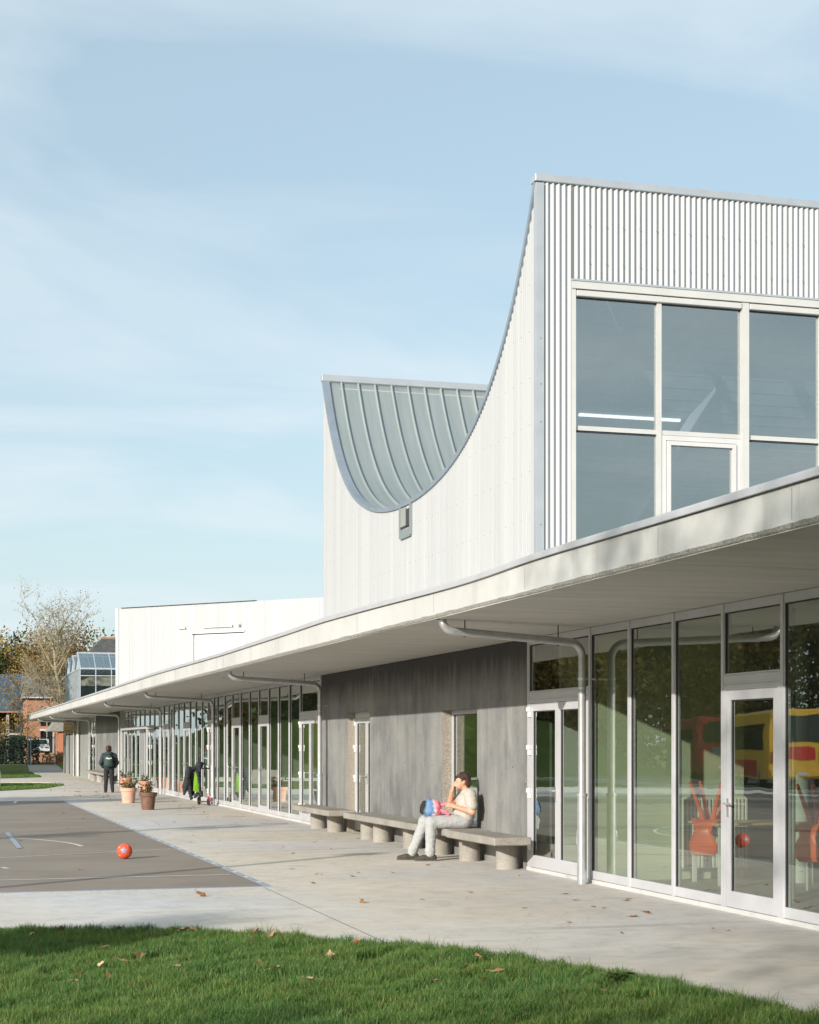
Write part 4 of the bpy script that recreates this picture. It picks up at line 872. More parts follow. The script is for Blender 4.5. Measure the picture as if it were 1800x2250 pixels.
body('hair', [('e', P(-.030, 0, 1.178), (.098, .086, .090), hr), ('e', P(-.066, 0, 1.13), (.062, .080, .095), hr), ('c', P(.035, .055, 1.215), P(.078, .02, 1.185), .022, .014, .02), ('c', P(.04, -.05, 1.215), P(.08, -.01, 1.185), .022, .014, .02), ('c', P(-.005, .078, 1.17), P(.012, .080, 1.13), .016, .008, .02), ('c', P(-.005, -.078, 1.17), P(.012, -.080, 1.13), .016, .008, .02), ('c', P(-.10, .04, 1.09), P(-.095, .03, 1.04), .03, .014, .02), ('c', P(-.10, -.04, 1.09), P(-.095, -.03, 1.04), .03, .014, .02)], 'hair', sp_, 0.0065, 0.02, 0.0035, 95)
body('tshirt', torso + [('c', P(-.09, .175, .94), P(-.112, .228, .785), .090, .080), ('c', P(-.07, -.165, .935), P(.03, -.19, .86), .076, .072), ('e', P(-.06, 0, .80), (.137, .19, .17), P.rot(0, .1)), ('c', P(-.08, 0, .95), P(-.07, 0, .985), .09, .066), ('e', P(-.03, 0, .60), (.150, .195, .09), P.rot())], 'shirt', sp_, 0.008, 0.03, 0.0025, 34)
body('joggers', hips + [('c', P(.0, .095, .56), P(.46, .12, .555), .110, .090), ('c', P(.46, .12, .545), P(.475, .12, .125), .086, .066), ('c', P(.475, .12, .14), P(.475, .12, .10), .070, .060), ('c', P(.0, -.095, .56), P(.52, -.11, .555), .110, .090), ('c', P(.52, -.11, .545), P(.695, -.13, .125), .086, .066), ('c', P(.69, -.13, .14), P(.70, -.13, .10), .070, .060)], 'trousers', sp_, 0.008, 0.03, 0.0028, 38)
for (a, b_, z) in ((.475, .12, 0), (.70, -.13, 0)):
    s_ = body('shoe', [('c', P(a - .05, b_, .05), P(a + .10, b_ + .005, .045), .048, .042), ('c', P(a + .10, b_ + .005, .042), P(a + .19, b_ + .01, .036), .042, .032), ('c', P(a - .02, b_, .06), P(a + .0, b_, .10), .046, .044)], 'shoe', sp_, 0.0075, 0.02)
    MB().prism([P(a - .10 + i * .03 if i < 11 else 0, 0, 0)[:2] for i in range(0)] or [P(a + dx_, b_ + dy_, 0)[:2] for dx_, dy_ in ((-.095, -.035), (-.10, 0), (-.095, .035), (.0, .042), (.12, .048), (.20, .036), (.225, .012), (.20, -.026), (.12, -.038), (.0, -.036))], 0.0, 0.022).build('sole', 'sole', s_)

# the bag on the lap
t = thing('backpack', P(.44, 0.02, .65), 'pink, white and blue patterned school bag held on the lap of the seated person', 'bag')
bp = [('e', P(.45, .03, .745), (.165, .145, .115), P.rot(0, -.35))]
bx = [('c', P(a_, b_, z_), P(a_, -b_ * .6, z_), .062, .058) for a_, b_, z_ in ((.37, .10, .70), (.39, .10, .80), (.47, .11, .82), (.44, .11, .69), (.52, .10, .70))] + [('e', P(.44, .05, .75), (.12, .15, .11), P.rot(0, -.3))]
body('bag_body', bx, 'bag_print', t, 0.008, 0.05, 0.003, 30)
body('bag_back_panel', [('c', P(.565, .09, .70), P(.535, .09, .82), .040, .035), ('c', P(.565, -.05, .70), P(.535, -.05, .82), .040, .035), ('c', P(.55, .09, .76), P(.55, -.05, .76), .045, .045)], 'black_cloth', t, 0.008)
body('front_pocket', [('c', P(.40, .165, .71), P(.47, .165, .70), .035, .035), ('c', P(.41, .165, .76), P(.46, .165, .76), .03, .03)], 'bag_print', t, 0.008, 0.03)
MB().tube([P(.33, .10, .79), P(.25, .12, .81), P(.17, .13, .815), P(.12, .12, .80)], [.026, .022, .018, .014], 8).build('strap', 'bag_pink', t, True); MB().tube([P(.34, .12, .73), P(.27, .16, .70), P(.22, .17, .66), P(.20, .16, .635)], [.024, .022, .018, .012], 8).build('strap', 'bag_pink', t, True)

# ------------------------------------------------------------------ the standing person
Q = Fr(5.97, 58.6, R(84))
tp = thing('person', (5.97, 58.6, 0), 'standing person in dark hooded jacket and black trousers seen from behind by the pots', 'person')
body('body', [('c', Q(0, .09, .86), Q(.0, .10, .46), .075, .055), ('c', Q(0, .10, .46), Q(-.01, .11, .08), .05, .04), ('c', Q(0, -.09, .86), Q(.01, -.10, .46), .075, .055), ('c', Q(.01, -.10, .46), Q(0, -.12, .08), .05, .04), ('e', Q(0, 0, .92), (.11, .15, .12), Q.rot()), ('e', Q(0, 0, 1.15), (.11, .16, .22), Q.rot()), ('c', Q(0, .16, 1.28), Q(-.03, .25, 1.03), .05, .045), ('c', Q(-.03, .25, 1.03), Q(.12, .19, .88), .042, .034), ('c', Q(0, -.16, 1.28), Q(-.03, -.25, 1.03), .05, .045), ('c', Q(-.03, -.25, 1.03), Q(.12, -.19, .88), .042, .034), ('c', Q(0, 0, 1.33), Q(.02, 0, 1.42), .052, .05),
    ('e', Q(.015, 0, 1.515), (.088, .074, .108), Q.rot(R(-55))), ('e', Q(.045, -.04, 1.46), (.055, .05, .055), Q.rot(R(-55))), ('c', Q(.068, -.085, 1.50), Q(.075, -.10, 1.48), .012, .014, .01), ('e', Q(-.015, -.06, 1.50), (.02, .012, .028), None)] + fingers(Q, (.15, .17, .86), (.7, -.4, -.5), (0, .5, 1), (.2, -.9, 0)) + fingers(Q, (.15, -.17, .86), (.7, .4, -.5), (0, -.5, 1), (.2, .9, 0)), 'skin', tp, 0.0085, 0.025)
body('hair', [('e', Q(.0, .012, 1.545), (.098, .088, .090), Q.rot(R(-55))), ('e', Q(-.03, .03, 1.50), (.070, .078, .085), Q.rot(R(-55))), ('c', Q(.05, -.05, 1.59), Q(.075, -.085, 1.565), .025, .014, .02)], 'hair', tp, 0.008, 0.02, 0.003, 90)
body('jacket', [('e', Q(0, 0, 1.17), (.150, .205, .25), Q.rot()), ('e', Q(0, 0, .97), (.145, .185, .12), Q.rot()), ('c', Q(0, .15, 1.295), Q(0, -.15, 1.295), .085, .085), ('c', Q(0, .19, 1.28), Q(-.03, .275, 1.03), .082, .070), ('c', Q(-.03, .275, 1.03), Q(.10, .205, .89), .068, .052), ('c', Q(0, -.19, 1.28), Q(-.03, -.275, 1.03), .082, .070), ('c', Q(-.03, -.275, 1.03), Q(.10, -.205, .89), .068, .052), ('c', Q(-.02, 0, 1.33), Q(-.0, 0, 1.385), .10, .085)], 'jacket', tp, 0.011, 0.035, 0.005, 24)
body('hood', [('e', Q(-.10, 0, 1.355), (.075, .125, .075), Q.rot(0, .5)), ('c', Q(-.06, .10, 1.37), Q(.04, .08, 1.36), .045, .035), ('c', Q(-.06, -.10, 1.37), Q(.04, -.08, 1.36), .045, .035)], 'jacket', tp, 0.011, 0.03, 0.004, 26)
body('trousers', [('e', Q(0, 0, .89), (.125, .165, .12), Q.rot()), ('c', Q(0, .085, .86), Q(.0, .10, .46), .098, .076), ('c', Q(0, .10, .46), Q(-.01, .11, .10), .074, .062), ('c', Q(0, -.085, .86), Q(.01, -.10, .46), .098, .076), ('c', Q(.01, -.10, .46), Q(0, -.12, .10), .074, .062)], 'black_cloth', tp, 0.011, 0.03, 0.005, 26)
for (a, b_) in ((-.01, .115), (0, -.125)): body('shoe', [('c', Q(a - .05, b_, .045), Q(a + .16, b_ * 1.15, .038), .046, .036), ('c', Q(a - .03, b_, .05), Q(a - .01, b_, .09), .048, .045)], 'black', tp, 0.011, 0.02)
t = thing('school_backpack', Q(-.2, 0, .95), 'dark green school backpack worn by the standing person, pale print across its top', 'bag')
body('pack_body', [('e', Q(-.215, .01, 1.10), (.095, .165, .215), Q.rot()), ('e', Q(-.22, .01, .98), (.105, .165, .10), Q.rot()), ('e', Q(-.27, .01, 1.02), (.07, .135, .11), Q.rot())], 'pack', t, 0.011, 0.03, 0.003, 20)
mk = MB(); qv = []
for i in range(12):
    b_ = -.095 + .19 * i / 11; zc = 1.185 + .012 * math.sin(i * .9); h = .014 + .010 * abs(math.sin(i * 1.7)); 
    xx = -.215 - .095 * math.sqrt(max(0, 1 - ((b_ - .0) / .165) ** 2 - ((zc - 1.10) / .215) ** 2)) - .014
    qv += [Q(xx, b_, zc - h), Q(xx + .004, b_, zc + h)]
mk.add(qv, [(2 * i, 2 * i + 2, 2 * i + 3, 2 * i + 1) for i in range(11)]); mk.build('pale_print', 'pack_mark', t)
for sg in (1, -1): MB().tube([Q(-.13, sg * .11, 1.30), Q(-.03, sg * .12, 1.385), Q(.09, sg * .12, 1.30), Q(.13, sg * .13, 1.12)], .018, 6).build('shoulder_strap', 'pack', t, True)

# ------------------------------------------------------------------ kick scooter with a jacket hung over its bars
A = Fr(7.24, 45.75, R(99))
t = thing('kick_scooter', (7.24, 45.75, 0), 'black kick scooter with a red rear mudguard leaning by the corner downpipe', 'scooter')
def wheel(a, r_=0.105):
    w_ = MB(); c = A(a, 0, r_)
    pts = [A(a + r_ * .82 * math.cos(t_), 0, r_ + r_ * .82 * math.sin(t_)) for t_ in np.linspace(0, 2 * math.pi, 21)]
    w_.tube(pts, r_ * .2, 8, False); ob = w_.build('wheel', 'black', t, True)
    h_ = MB()
    for k in range(6): t_ = k * math.pi / 3; h_.bar(A(a, 0, r_), A(a + r_ * .8 * math.cos(t_), 0, r_ + r_ * .8 * math.sin(t_)), .018, .014)
    h_.tube([A(a, -.03, r_), A(a, .03, r_)], .022, 10); h_.build('rim', 'dark_steel', ob)
wheel(-.40); wheel(.45)
MB().prism([A(-.30, -.065, 0)[:2], A(.28, -.065, 0)[:2], A(.33, 0, 0)[:2], A(.28, .065, 0)[:2], A(-.30, .065, 0)[:2]], .085, .105).build('deck', 'dark_steel', t)
MB().tube([A(-.40 + .13 * math.cos(t_), 0, .105 + .13 * math.sin(t_)) for t_ in np.linspace(R(75), R(170), 7)], .022, 8).build('mudguard', 'red', t, True)
MB().bar(A(-.40, .045, .105), A(-.26, .055, .10), .012, .02).bar(A(-.40, -.045, .105), A(-.26, -.055, .10), .012, .02).bar(A(.31, 0, .1), A(.40, 0, .34), .035, .03).bar(A(.45, .04, .105), A(.41, .04, .26), .014, .02).bar(A(.45, -.04, .105), A(.41, -.04, .26), .014, .02).build('fork', 'dark_steel', t)
MB().tube([A(.415, 0, .22), A(.33, 0, .98)], [.022, .017], 10).tube([A(.40, 0, .44), A(.395, 0, .50)], .028, 10).build('stem', 'dark_steel', t, True)
hb = MB().tube([A(.33, -.24, 1.0), A(.33, .24, 1.0)], .013, 8).build('handlebar', 'dark_steel', t, True)
for sg in (1, -1): MB().tube([A(.33, sg * .15, 1.0), A(.33, sg * .26, 1.0)], .019, 8).build('grip', 'black', hb, True)
MB().bar(A(.0, .05, .09), A(-.03, .16, .005), .014).build('kickstand', 'dark_steel', t)
J = thing('jacket', A(.33, .12, 1.0), 'black jacket with lime green lining hung over the scooter handlebar', 'jacket')
body('jacket_shell', [('c', A(.30, .04, 1.0), A(.29, .34, .98), .05, .065), ('c', A(.29, .34, .98), A(.24, .45, .50), .075, .085), ('c', A(.24, .45, .50), A(.20, .50, .30), .085, .035), ('c', A(.30, .10, .98), A(.20, .06, .45), .06, .045), ('c', A(.20, .06, .45), A(.18, .02, .27), .045, .05), ('c', A(.24, .36, .62), A(.18, .30, .18), .07, .045), ('c', A(.34, .25, .9), A(.30, .22, .30), .06, .05), ('c', A(.20, .10, .36), A(.17, .20, .22), .04, .04)], 'jacket_black', J, 0.011, 0.04, 0.007, 30)
body('hood', [('e', A(.29, .05, 1.08), (.10, .12, .10), None), ('c', A(.27, -.02, 1.14), A(.25, -.12, 1.13), .045, .02), ('c', A(.24, .05, 1.02), A(.22, .04, .92), .06, .03)], 'jacket_black', J, 0.011, 0.03, 0.006, 34)
lin = MB(); q = [(.265, .17, .88), (.255, .11, .88), (.16, .02, .38), (.15, .08, .34), (.145, .17, .36), (.15, .255, .40), (.21, .22, .66)]
lin.add([A(*p) for p in q] + [A(.185, .135, .62)], [(i, (i + 1) % 7, 7) for i in range(7)]); lin.add([A(p[0] + .02, p[1], p[2]) for p in q], [tuple(range(7))]); lin.build('lining', 'lime', J)

# ------------------------------------------------------------------ furniture inside the near room
def table(x0, x1, y0, y1, label):
    t = thing('table', ((x0 + x1) / 2, (y0 + y1) / 2, 0.02), label, 'table', 'classroom tables behind the glass'); MB().bbox(x0, x1, y0, y1, .715, .745, .006).build('tabletop', 'wood', t)
    for (x, y) in ((x0 + .06, y0 + .06), (x1 - .06, y0 + .06), (x0 + .06, y1 - .06), (x1 - .06, y1 - .06)): MB().bar((x, y, .02), (x, y, .714), .045).build('leg', 'int_white', t)
    return t
table(8.72, 10.0, 17.55, 18.35, 'light wood table behind the glass with the orange chair hanging at its end'); table(9.40, 10.7, 16.05, 16.85, 'light wood table deeper in the room behind the single glass door')
def chair(x, y, z, rot, label):
    """one-piece plastic chair, turned upside down on a table: seat on the top, back hanging over the edge"""
    t = thing('orange_chair', (x, y, z), label, 'chair', 'orange chairs turned up on the tables'); c_ = lambda a, b_, h: (x + math.cos(rot) * a - math.sin(rot) * b_, y + math.sin(rot) * a + math.cos(rot) * b_, z + h)
    sh = MB(); prof = [(-.21, .0, .20), (-.10, .014, .20), (.05, .018, .195), (.15, .004, .175), (.215, -.045, .12), (.235, -.12, .10), (.232, -.17, .135), (.225, -.26, .175), (.215, -.34, .17), (.20, -.385, .13)]
    vs = []
    for (a, h, hw) in prof:
        for b_ in (-1, -.6, 0, .6, 1): vs.append(c_(a - .015 * b_ * b_, b_ * hw, h + (.018 * b_ * b_ if a < .2 else 0)))
    n0 = len(vs)
    for (a, h, hw) in prof:
        for b_ in (-1, -.6, 0, .6, 1): vs.append(c_(a - .015 * b_ * b_ + (.018 if h < -.04 else 0), b_ * hw, h + .016 + (.018 * b_ * b_ if a < .2 else 0)))
    np_ = len(prof); fs = []
    for o in (0, n0):
        for i in range(np_ - 1):
            for k in range(4): fs.append((o + i * 5 + k, o + i * 5 + k + 1, o + i * 5 + k + 6, o + i * 5 + k + 5))
    for i in range(np_ - 1):
        for k in (0, 4): fs.append((i * 5 + k, i * 5 + k + 5, n0 + i * 5 + k + 5, n0 + i * 5 + k))
    for k in range(4): fs += [(k, k + 1, n0 + k + 1, n0 + k), ((np_ - 1) * 5 + k, (np_ - 1) * 5 + k + 1, n0 + (np_ - 1) * 5 + k + 1, n0 + (np_ - 1) * 5 + k)]
    sh.add(vs, fs); sh.build('seat_shell', 'orange', t, 'full')
    for (a, b_) in ((-.14, .15), (-.14, -.15), (.10, .15), (.10, -.15)):
        MB().tube([c_(a * .6, b_ * .4, .02), c_(a * .8, b_ * .55, .12), c_(a * 1.35, b_ * 1.3, .47)], [.036, .028, .020], 8).build('leg', 'orange', t, True)
    return t
chair(8.80, 17.92, .747, math.pi + .75, 'orange plastic chair upside down on the table in front of the cream radiator'); chair(9.42, 16.5, .747, math.pi + .5, 'orange plastic chair upside down on a table seen through the single glass door')
chair(10.3, 16.45, .747, 0.1, 'orange plastic chair upside down deeper in the room to the right of the single door')
t = thing('radiator', (9.2, 18.58, .12), 'cream ribbed radiator behind the orange chair on the pale green wall', 'radiator')
MB().box(8.74, 9.62, 18.60, 18.63, .14, 1.02).build('back_plate', 'radiator', t)
for k in range(18): MB().bbox(8.745 + k * .049, 8.775 + k * .049, 18.53, 18.598, .16, 1.0, .006).build('fin', 'radiator', t)

# ------------------------------------------------------------------ trees, hedges, weeds
def tree(name, label, x, y, h, cr, tr, n_leaf, lsize, leaf, bark='bark', seed=1, base=0.3, limbs=14, sub=5, twig=0, cz=0.62, squash=1.0, group=None, cat='tree', upright=0.5, clump=0.16):
    q = random.Random(seed); t = thing(name, (x, y, 0), label, cat, group); tb = MB(); ends = []
    lean = Vector((q.uniform(-.03, .03), q.uniform(-.03, .03), 1))
    trunk = [Vector((x, y, -.1)) + lean * (h * .82 * k / 6) + Vector((q.uniform(-1, 1), q.uniform(-1, 1), 0)) * h * .008 * k for k in range(7)]
    tb.tube(trunk, [tr * (1.25 if k == 0 else 1 - .13 * k) for k in range(7)], 8)
    C_ = Vector((x, y, h * cz)); hz_ = h * (1 - cz)
    for i in range(limbs):
        f = base + (0.95 - base) * (i + q.random()) / limbs; k = min(5, int(f * 6)); o = trunk[k].lerp(trunk[k + 1], f * 6 - k); a = q.uniform(0, 6.283) + i * 2.4
        r_ = cr * math.sqrt(max(.08, 1 - ((f * .9 - cz) / (1.05 - min(base, .6))) ** 2)) * q.uniform(.7, 1.05)
        tip = Vector((o.x + math.cos(a) * r_, o.y + math.sin(a) * r_ * squash, min(h * .98, o.z + r_ * q.uniform(.35, 1.1) * (upright + .5)))); mid_p = o.lerp(tip, .5) + Vector((0, 0, -r_ * .08)) + Vector((q.uniform(-1, 1), q.uniform(-1, 1), 0)) * r_ * .06
        w = tr * (.42 - .25 * f); tb.tube([o, o.lerp(mid_p, .5), mid_p, mid_p.lerp(tip, .55), tip], [w, w * .8, w * .6, w * .4, w * .18], 6, False); ends += [mid_p.lerp(tip, .4), tip, mid_p]
        for s_ in range(sub):
            b = mid_p.lerp(tip, q.uniform(-.5, .95)) if s_ else mid_p; d = Vector((q.uniform(-1, 1), q.uniform(-1, 1), q.uniform(-.2, 1.1))).normalized() * r_ * q.uniform(.25, .55); e_ = b + d; m_ = b.lerp(e_, .5) + Vector((0, 0, r_ * .03)); w2 = w * .28
            tb.tube([b, m_, e_], [w2, w2 * .7, w2 * .25], 4, False); ends += [m_, e_]
            for _ in range(twig):
                b2 = b.lerp(e_, q.uniform(.15, 1)); d2 = (d.normalized() * .8 + Vector((q.uniform(-1, 1), q.uniform(-1, 1), q.uniform(-.3, 1.2)))).normalized() * r_ * q.uniform(.12, .30); tb.tube([b2, b2 + d2 * .5 + Vector((0, 0, .02)), b2 + d2], [w2 * .65, w2 * .5, w2 * .3], 3, False); ends.append(b2 + d2)
    tb.build('trunk', bark, t)
    if n_leaf:
        E_ = np.array([tuple(e_) for e_ in ends]); g = np.random.default_rng(seed); c = E_[g.integers(0, len(E_), n_leaf)] + g.normal(0, cr * clump, (n_leaf, 3)); t['crown_h'] = h
        leaves('crown', c, lsize, leaf, t, g)
    return t
def leaves(name, c, size, mat, parent, g, flat=0.0, **kw):
    n = len(c); o = np.array(org(parent) if parent is not None else (0, 0, 0)); d = g.normal(0, 1, (n, 3)); d /= np.linalg.norm(d, axis=1)[:, None]; e = np.cross(d, g.normal(0, 1, (n, 3))); e /= np.linalg.norm(e, axis=1)[:, None]
    s = size * g.uniform(.6, 1.35, (n, 1)); V = np.stack([c - d * s * .5, c + e * s * .32, c + d * s * .5, c - e * s * .32], 1).reshape(-1, 3) - o
    me = bpy.data.meshes.new(name); me.vertices.add(4 * n); me.vertices.foreach_set('co', V.ravel()); me.loops.add(4 * n); me.loops.foreach_set('vertex_index', np.arange(4 * n, dtype=np.int32)); me.polygons.add(n); me.polygons.foreach_set('loop_start', np.arange(0, 4 * n, 4, dtype=np.int32)); me.update(calc_edges=True); me.validate()
    me.materials.append(MAT[mat]); ob = bpy.data.objects.new(name, me); COL.objects.link(ob); ob.parent = parent
    for k, v in kw.items(): ob[k] = v
    return ob
tree('bare_tree', 'tall nearly bare tree with a few yellow leaves behind the canopy tip', 11.75, 159.5, 16.0, 3.7, .27, 3200, .14, 'leaf_sparse', 'bark_pale', seed=11, base=.16, limbs=36, sub=8, twig=9, cz=.5, upright=1.05, clump=.09)
bgt = [('dark conifer-green tree at the far left edge behind the slate roof', 6.4, 200, 14.5, 3.8, 'leaf_dark', 5200, .38, 21), ('russet leaved tree between the dark edge tree and the bare tree', 10.2, 197, 14.0, 4.0, 'leaf_autumn', 3600, .30, 22), ('thin brown tree directly behind the bare tree', 13.8, 195, 14.6, 4.0, 'leaf_sparse', 3600, .28, 23), ('olive tree to the right of the bare tree above the greenhouse', 14.2, 162, 12.6, 3.2, 'leaf_sparse', 3200, .28, 24), ('grey green tree peeping over the tiled roof next to the white hall', 19.0, 172, 14.0, 3.4, 'leaf_green', 3200, .30, 25), ('bushy russet tree filling the gap left of the bare tree', 8.0, 203, 14.4, 4.2, 'leaf_autumn', 5200, .34, 26), ('brown half bare tree just behind the bare tree crown', 12.0, 206, 15.2, 4.4, 'leaf_sparse', 5200, .32, 27), ('ochre tree right behind the greenhouse ridges', 16.2, 202, 15.0, 4.4, 'leaf_sparse', 5200, .32, 28), ('mixed green and brown tree low behind the slate roof', 6.0, 209, 13.6, 4.4, 'leaf_green', 4600, .34, 29)]
for lb, x, y, h, cr, lf, nl, ls, sd in bgt: tree('background_tree', lb, x, y, h, cr, .24, nl, ls, lf, seed=sd, limbs=22, sub=6, twig=3, base=.22, cz=.55, group='trees behind the brick house', clump=.13)
tree('young_tree', 'small russet tree in front of the slate roofed house', 8.0, 157.5, 9.0, 2.2, .13, 1500, .16, 'leaf_autumn', 'bark_dark', seed=51, limbs=18, sub=6, twig=4, base=.2, cz=.55, clump=.12)
def hedge(name, label, x0, x1, y0, y1, h, n, size, leaf, seed, cat='hedge', ragged=.25):
    g = np.random.default_rng(seed); t = thing(name, ((x0 + x1) / 2, (y0 + y1) / 2, 0), label, cat)
    u = g.uniform(0, 1, (n, 3)); c = np.stack([lerp(x0, x1, u[:, 0]), lerp(y0, y1, u[:, 1]), u[:, 2] ** .8 * h * (1 - ragged * (0.5 + 0.5 * np.sin(u[:, 0] * (x1 - x0) * 1.9 + seed)) * u[:, 1])], 1)
    leaves('foliage', c, size, leaf, t, g); q = random.Random(seed); st = MB()
    for i in range(int((x1 - x0) * 3) + 2): xx = q.uniform(x0, x1); yy = q.uniform(y0, y1); st.tube([(xx, yy, -.05), (xx + q.uniform(-.1, .1), yy, h * .5), (xx + q.uniform(-.3, .3), yy + .1, h * .8)], [.03, .02, .008], 4)
    st.build('stem', 'bark_dark', t); return t
hedge('hedge', 'dense dark green hedge behind the wire fence', -9, 9.1, 147, 149.2, 2.45, 9000, .24, 'leaf_hedge', 5)
hedge('hedgerow', 'tall autumn hedgerow under the trees beyond the road, mirrored in the near glass', -50, -19, 86, 90, 6.5, 14000, .34, 'leaf_autumn', 9, 'hedge', .5)
hedge('weed_clump', 'rough clump of weeds beside the shed and gate', 9.3, 12.6, 145.6, 147.5, 1.0, 900, .16, 'leaf_sparse', 6, 'weeds', .6)
hedge('shrub', 'yellow green shrub at the left edge in front of the slate roofed house', 2.0, 6.7, 151, 153, 4.0, 3000, .22, 'leaf_autumn', 8, 'shrub', .7)
# trees standing left of the picture: seen mirrored in the glass, and casting the shade in the foreground
tv = [tree('park_tree', 'autumn tree on the grass bank, mirrored in the glazing', -6, 104, 13, 4.6, .26, 15000, .30, 'leaf_autumn', seed=31, limbs=18, sub=5, base=.12, group='trees along the grass bank', clump=.19),
      tree('park_tree', 'dark green tree on the grass bank, mirrored in the glazing', -11, 100, 14, 5.0, .28, 16000, .32, 'leaf_dark', 'bark_dark', seed=32, limbs=18, sub=5, base=.10, group='trees along the grass bank', clump=.19),
      tree('park_tree', 'mid green tree on the grass bank, mirrored in the glazing', -16, 106, 12, 4.8, .26, 15000, .30, 'leaf_green', seed=33, limbs=18, sub=5, base=.10, group='trees along the grass bank', clump=.19)]
LB = ['autumn tree on the grass bank, mirrored in the glazing', 'dark green tree on the grass bank, mirrored in the glazing', 'mid green tree on the grass bank, mirrored in the glazing']
q = random.Random(5)
for (x, y, v) in ((-5.5, 112, 1), (-6.5, 97, 2), (-8.0, 120, 1), (-9, 114, 1), (-8, 92, 0), (-13.5, 93, 0), (-19, 98, 2), (-20, 110, 0), (-23, 92, 0), (-24, 104, 0), (-28, 98, 0), (-30, 88, 0), (-33, 96, 2), (-36, 84, 2), (-34, 76, 0), (-39, 90, 1), (-41, 74, 2), (-43, 82, 1), (-38, 66, 0), (-46, 68, 1), (-27, 112, 2), (-36, 106, 1), (-14, 122, 1), (-45, 56, 2), (-50, 60, 1), (-47, 44, 0)):
    c = dup(tv[v], (x, y, q.uniform(-.3, .2)), LB[v], q.uniform(0, 6.28))
for (x, y, h, cr, nl, ls, sd, lf, bs) in ((-17.5, -10.4, 18, 4.3, 13000, .22, 41, 'leaf_dark', .05), (-16.4, -14.6, 19, 5.0, 9000, .24, 42, 'leaf_green', .05), (-11.5, -19, 18, 5.2, 9000, .26, 43, 'leaf_dark', .05), (-6, -24.5, 17, 5.2, 8000, .26, 44, 'leaf_green', .06), (-22.2, -4.5, 12.3, 1.0, 4200, .34, 45, 'leaf_green', .25), (-15.5, 17.0, 10.5, .8, 700, .22, 46, 'leaf_sparse', .3), (-27.5, 25.0, 15, 2.6, 9000, .4, 47, 'leaf_autumn', .2), (-29, 33, 12, 2.2, 2500, .4, 48, 'leaf_autumn', .25)):
    tree('roadside_tree', 'roadside tree left of and behind the camera, shading the foreground', x, y, h, cr, .36 if cr < 1.5 else .26, nl, ls, lf, 'bark_dark', seed=sd, limbs=16 if cr > 1.5 else 9, sub=5, base=bs, group='roadside trees out of the picture', clump=.2)
t = thing('street_lamp', (-7.9, 12.7, 0), 'slim street lamp beside the road, its shadow crossing the court', 'street lamp'); MB().tube([(-7.9, 12.7, 0), (-7.9, 12.7, 5.9)], [.10, .075], 10).build('post', 'galv', t); MB().tube([(-7.9, 12.7, 5.9), (-8.5, 12.2, 6.05)], .03, 8).bbox(-8.9, -8.4, 11.95, 12.3, 6.0, 6.1, .02).build('lamp_head', 'galv', t)

# ------------------------------------------------------------------ houses, fence and gate beyond the school
def gable_roof(mb, x0, x1, y0, y1, ze, zr, over=.3, hip=0.0):
    ym = (y0 + y1) / 2; a = [(x0 - over, y0 - over, ze), (x1 + over, y0 - over, ze), (x1 + over, y1 + over, ze), (x0 - over, y1 + over, ze), (x0 - over + hip, ym, zr), (x1 + over - hip, ym, zr)]
    return mb.add(a + [(p[0], p[1], p[2] - .18) for p in a[:4]], [(0, 1, 5, 4), (2, 3, 4, 5), (1, 2, 5), (3, 0, 4), (9, 8, 7, 6), (0, 6, 7, 1), (1, 7, 8, 2), (2, 8, 9, 3), (3, 9, 6, 0)])
h = thing('brick_house', (15, 167, 0), 'red brick house with arched white trimmed windows behind the canopy tip', 'house')
hw = MB(); hx0, hx1, hy = 8.95, 24, 163.9
arch = [(10.2, 1.0), (12.35, 1.0), (14.5, 1.0), (16.7, 1.0), (19, 1), (21.2, 1)]; xs = [hx0]
for (x, _) in arch: hw.box(xs[-1], x, hy, hy + .4, 0, 6.05); hw.box(x, x + 1.25, hy, hy + .4, 0, .9).box(x, x + 1.25, hy, hy + .4, 3.15, 3.45); hw.box(x, x + 1.25, hy, hy + .4, 5.35, 6.05); xs.append(x + 1.25)
hw.box(xs[-1], hx1, hy, hy + .4, 0, 6.05).box(hx0, hx0 + .4, hy + .41, 171, 0, 6.0).box(hx0 + .41, hx1, 170.6, 171, 0, 6.0); hwall = hw.build('wall', 'brick', h)
for (x, _) in arch:
    arc = [(x + .625 + .76 * math.cos(a), 4.75 + .62 * math.sin(a)) for a in np.linspace(0, math.pi, 9)]; inn = [(x + .625 + .58 * math.cos(a), 4.75 + .46 * math.sin(a)) for a in np.linspace(math.pi, 0, 9)]
    MB().prism(arc + inn, hy - .05, hy - .005, 'y').build('arch_trim', 'render_beige', hwall)
    MB().box(x - .05, x + 1.3, hy - .06, hy - .002, 3.0, 3.18).build('lintel', 'white_paint', hwall)
    for (z0, z1) in ((.9, 3.15), (3.45, 5.35)):
        w = frame(MB(), x, x + 1.25, 0, 1, 0, 1, .1, .1, .1); w = MB().box(x, x + .07, hy + .15, hy + .2, z0, z1).box(x + 1.18, x + 1.25, hy + .15, hy + .2, z0, z1).box(x + .6, x + .65, hy + .15, hy + .2, z0, z1).box(x + .07, x + .6, hy + .15, hy + .2, (z0 + z1) / 2, (z0 + z1) / 2 + .06).build('window', 'white_paint', h); MB().box(x + .07, x + 1.18, hy + .21, hy + .24, z0, z1).build('pane', 'darkglass', w)
rf = gable_roof(MB(), hx0, hx1, hy, 171, 6.3, 8.4).build('roof', 'tile_grey', h); MB().box(hx0 - .35, hx1 + .3, hy - .45, hy - .31, 6.12, 6.24).build('gutter', 'white_paint', rf)
h = thing('slate_roofed_house', (3, 181, 0), 'shaded house with a blue slate roof and dark timber front at the left edge', 'house')
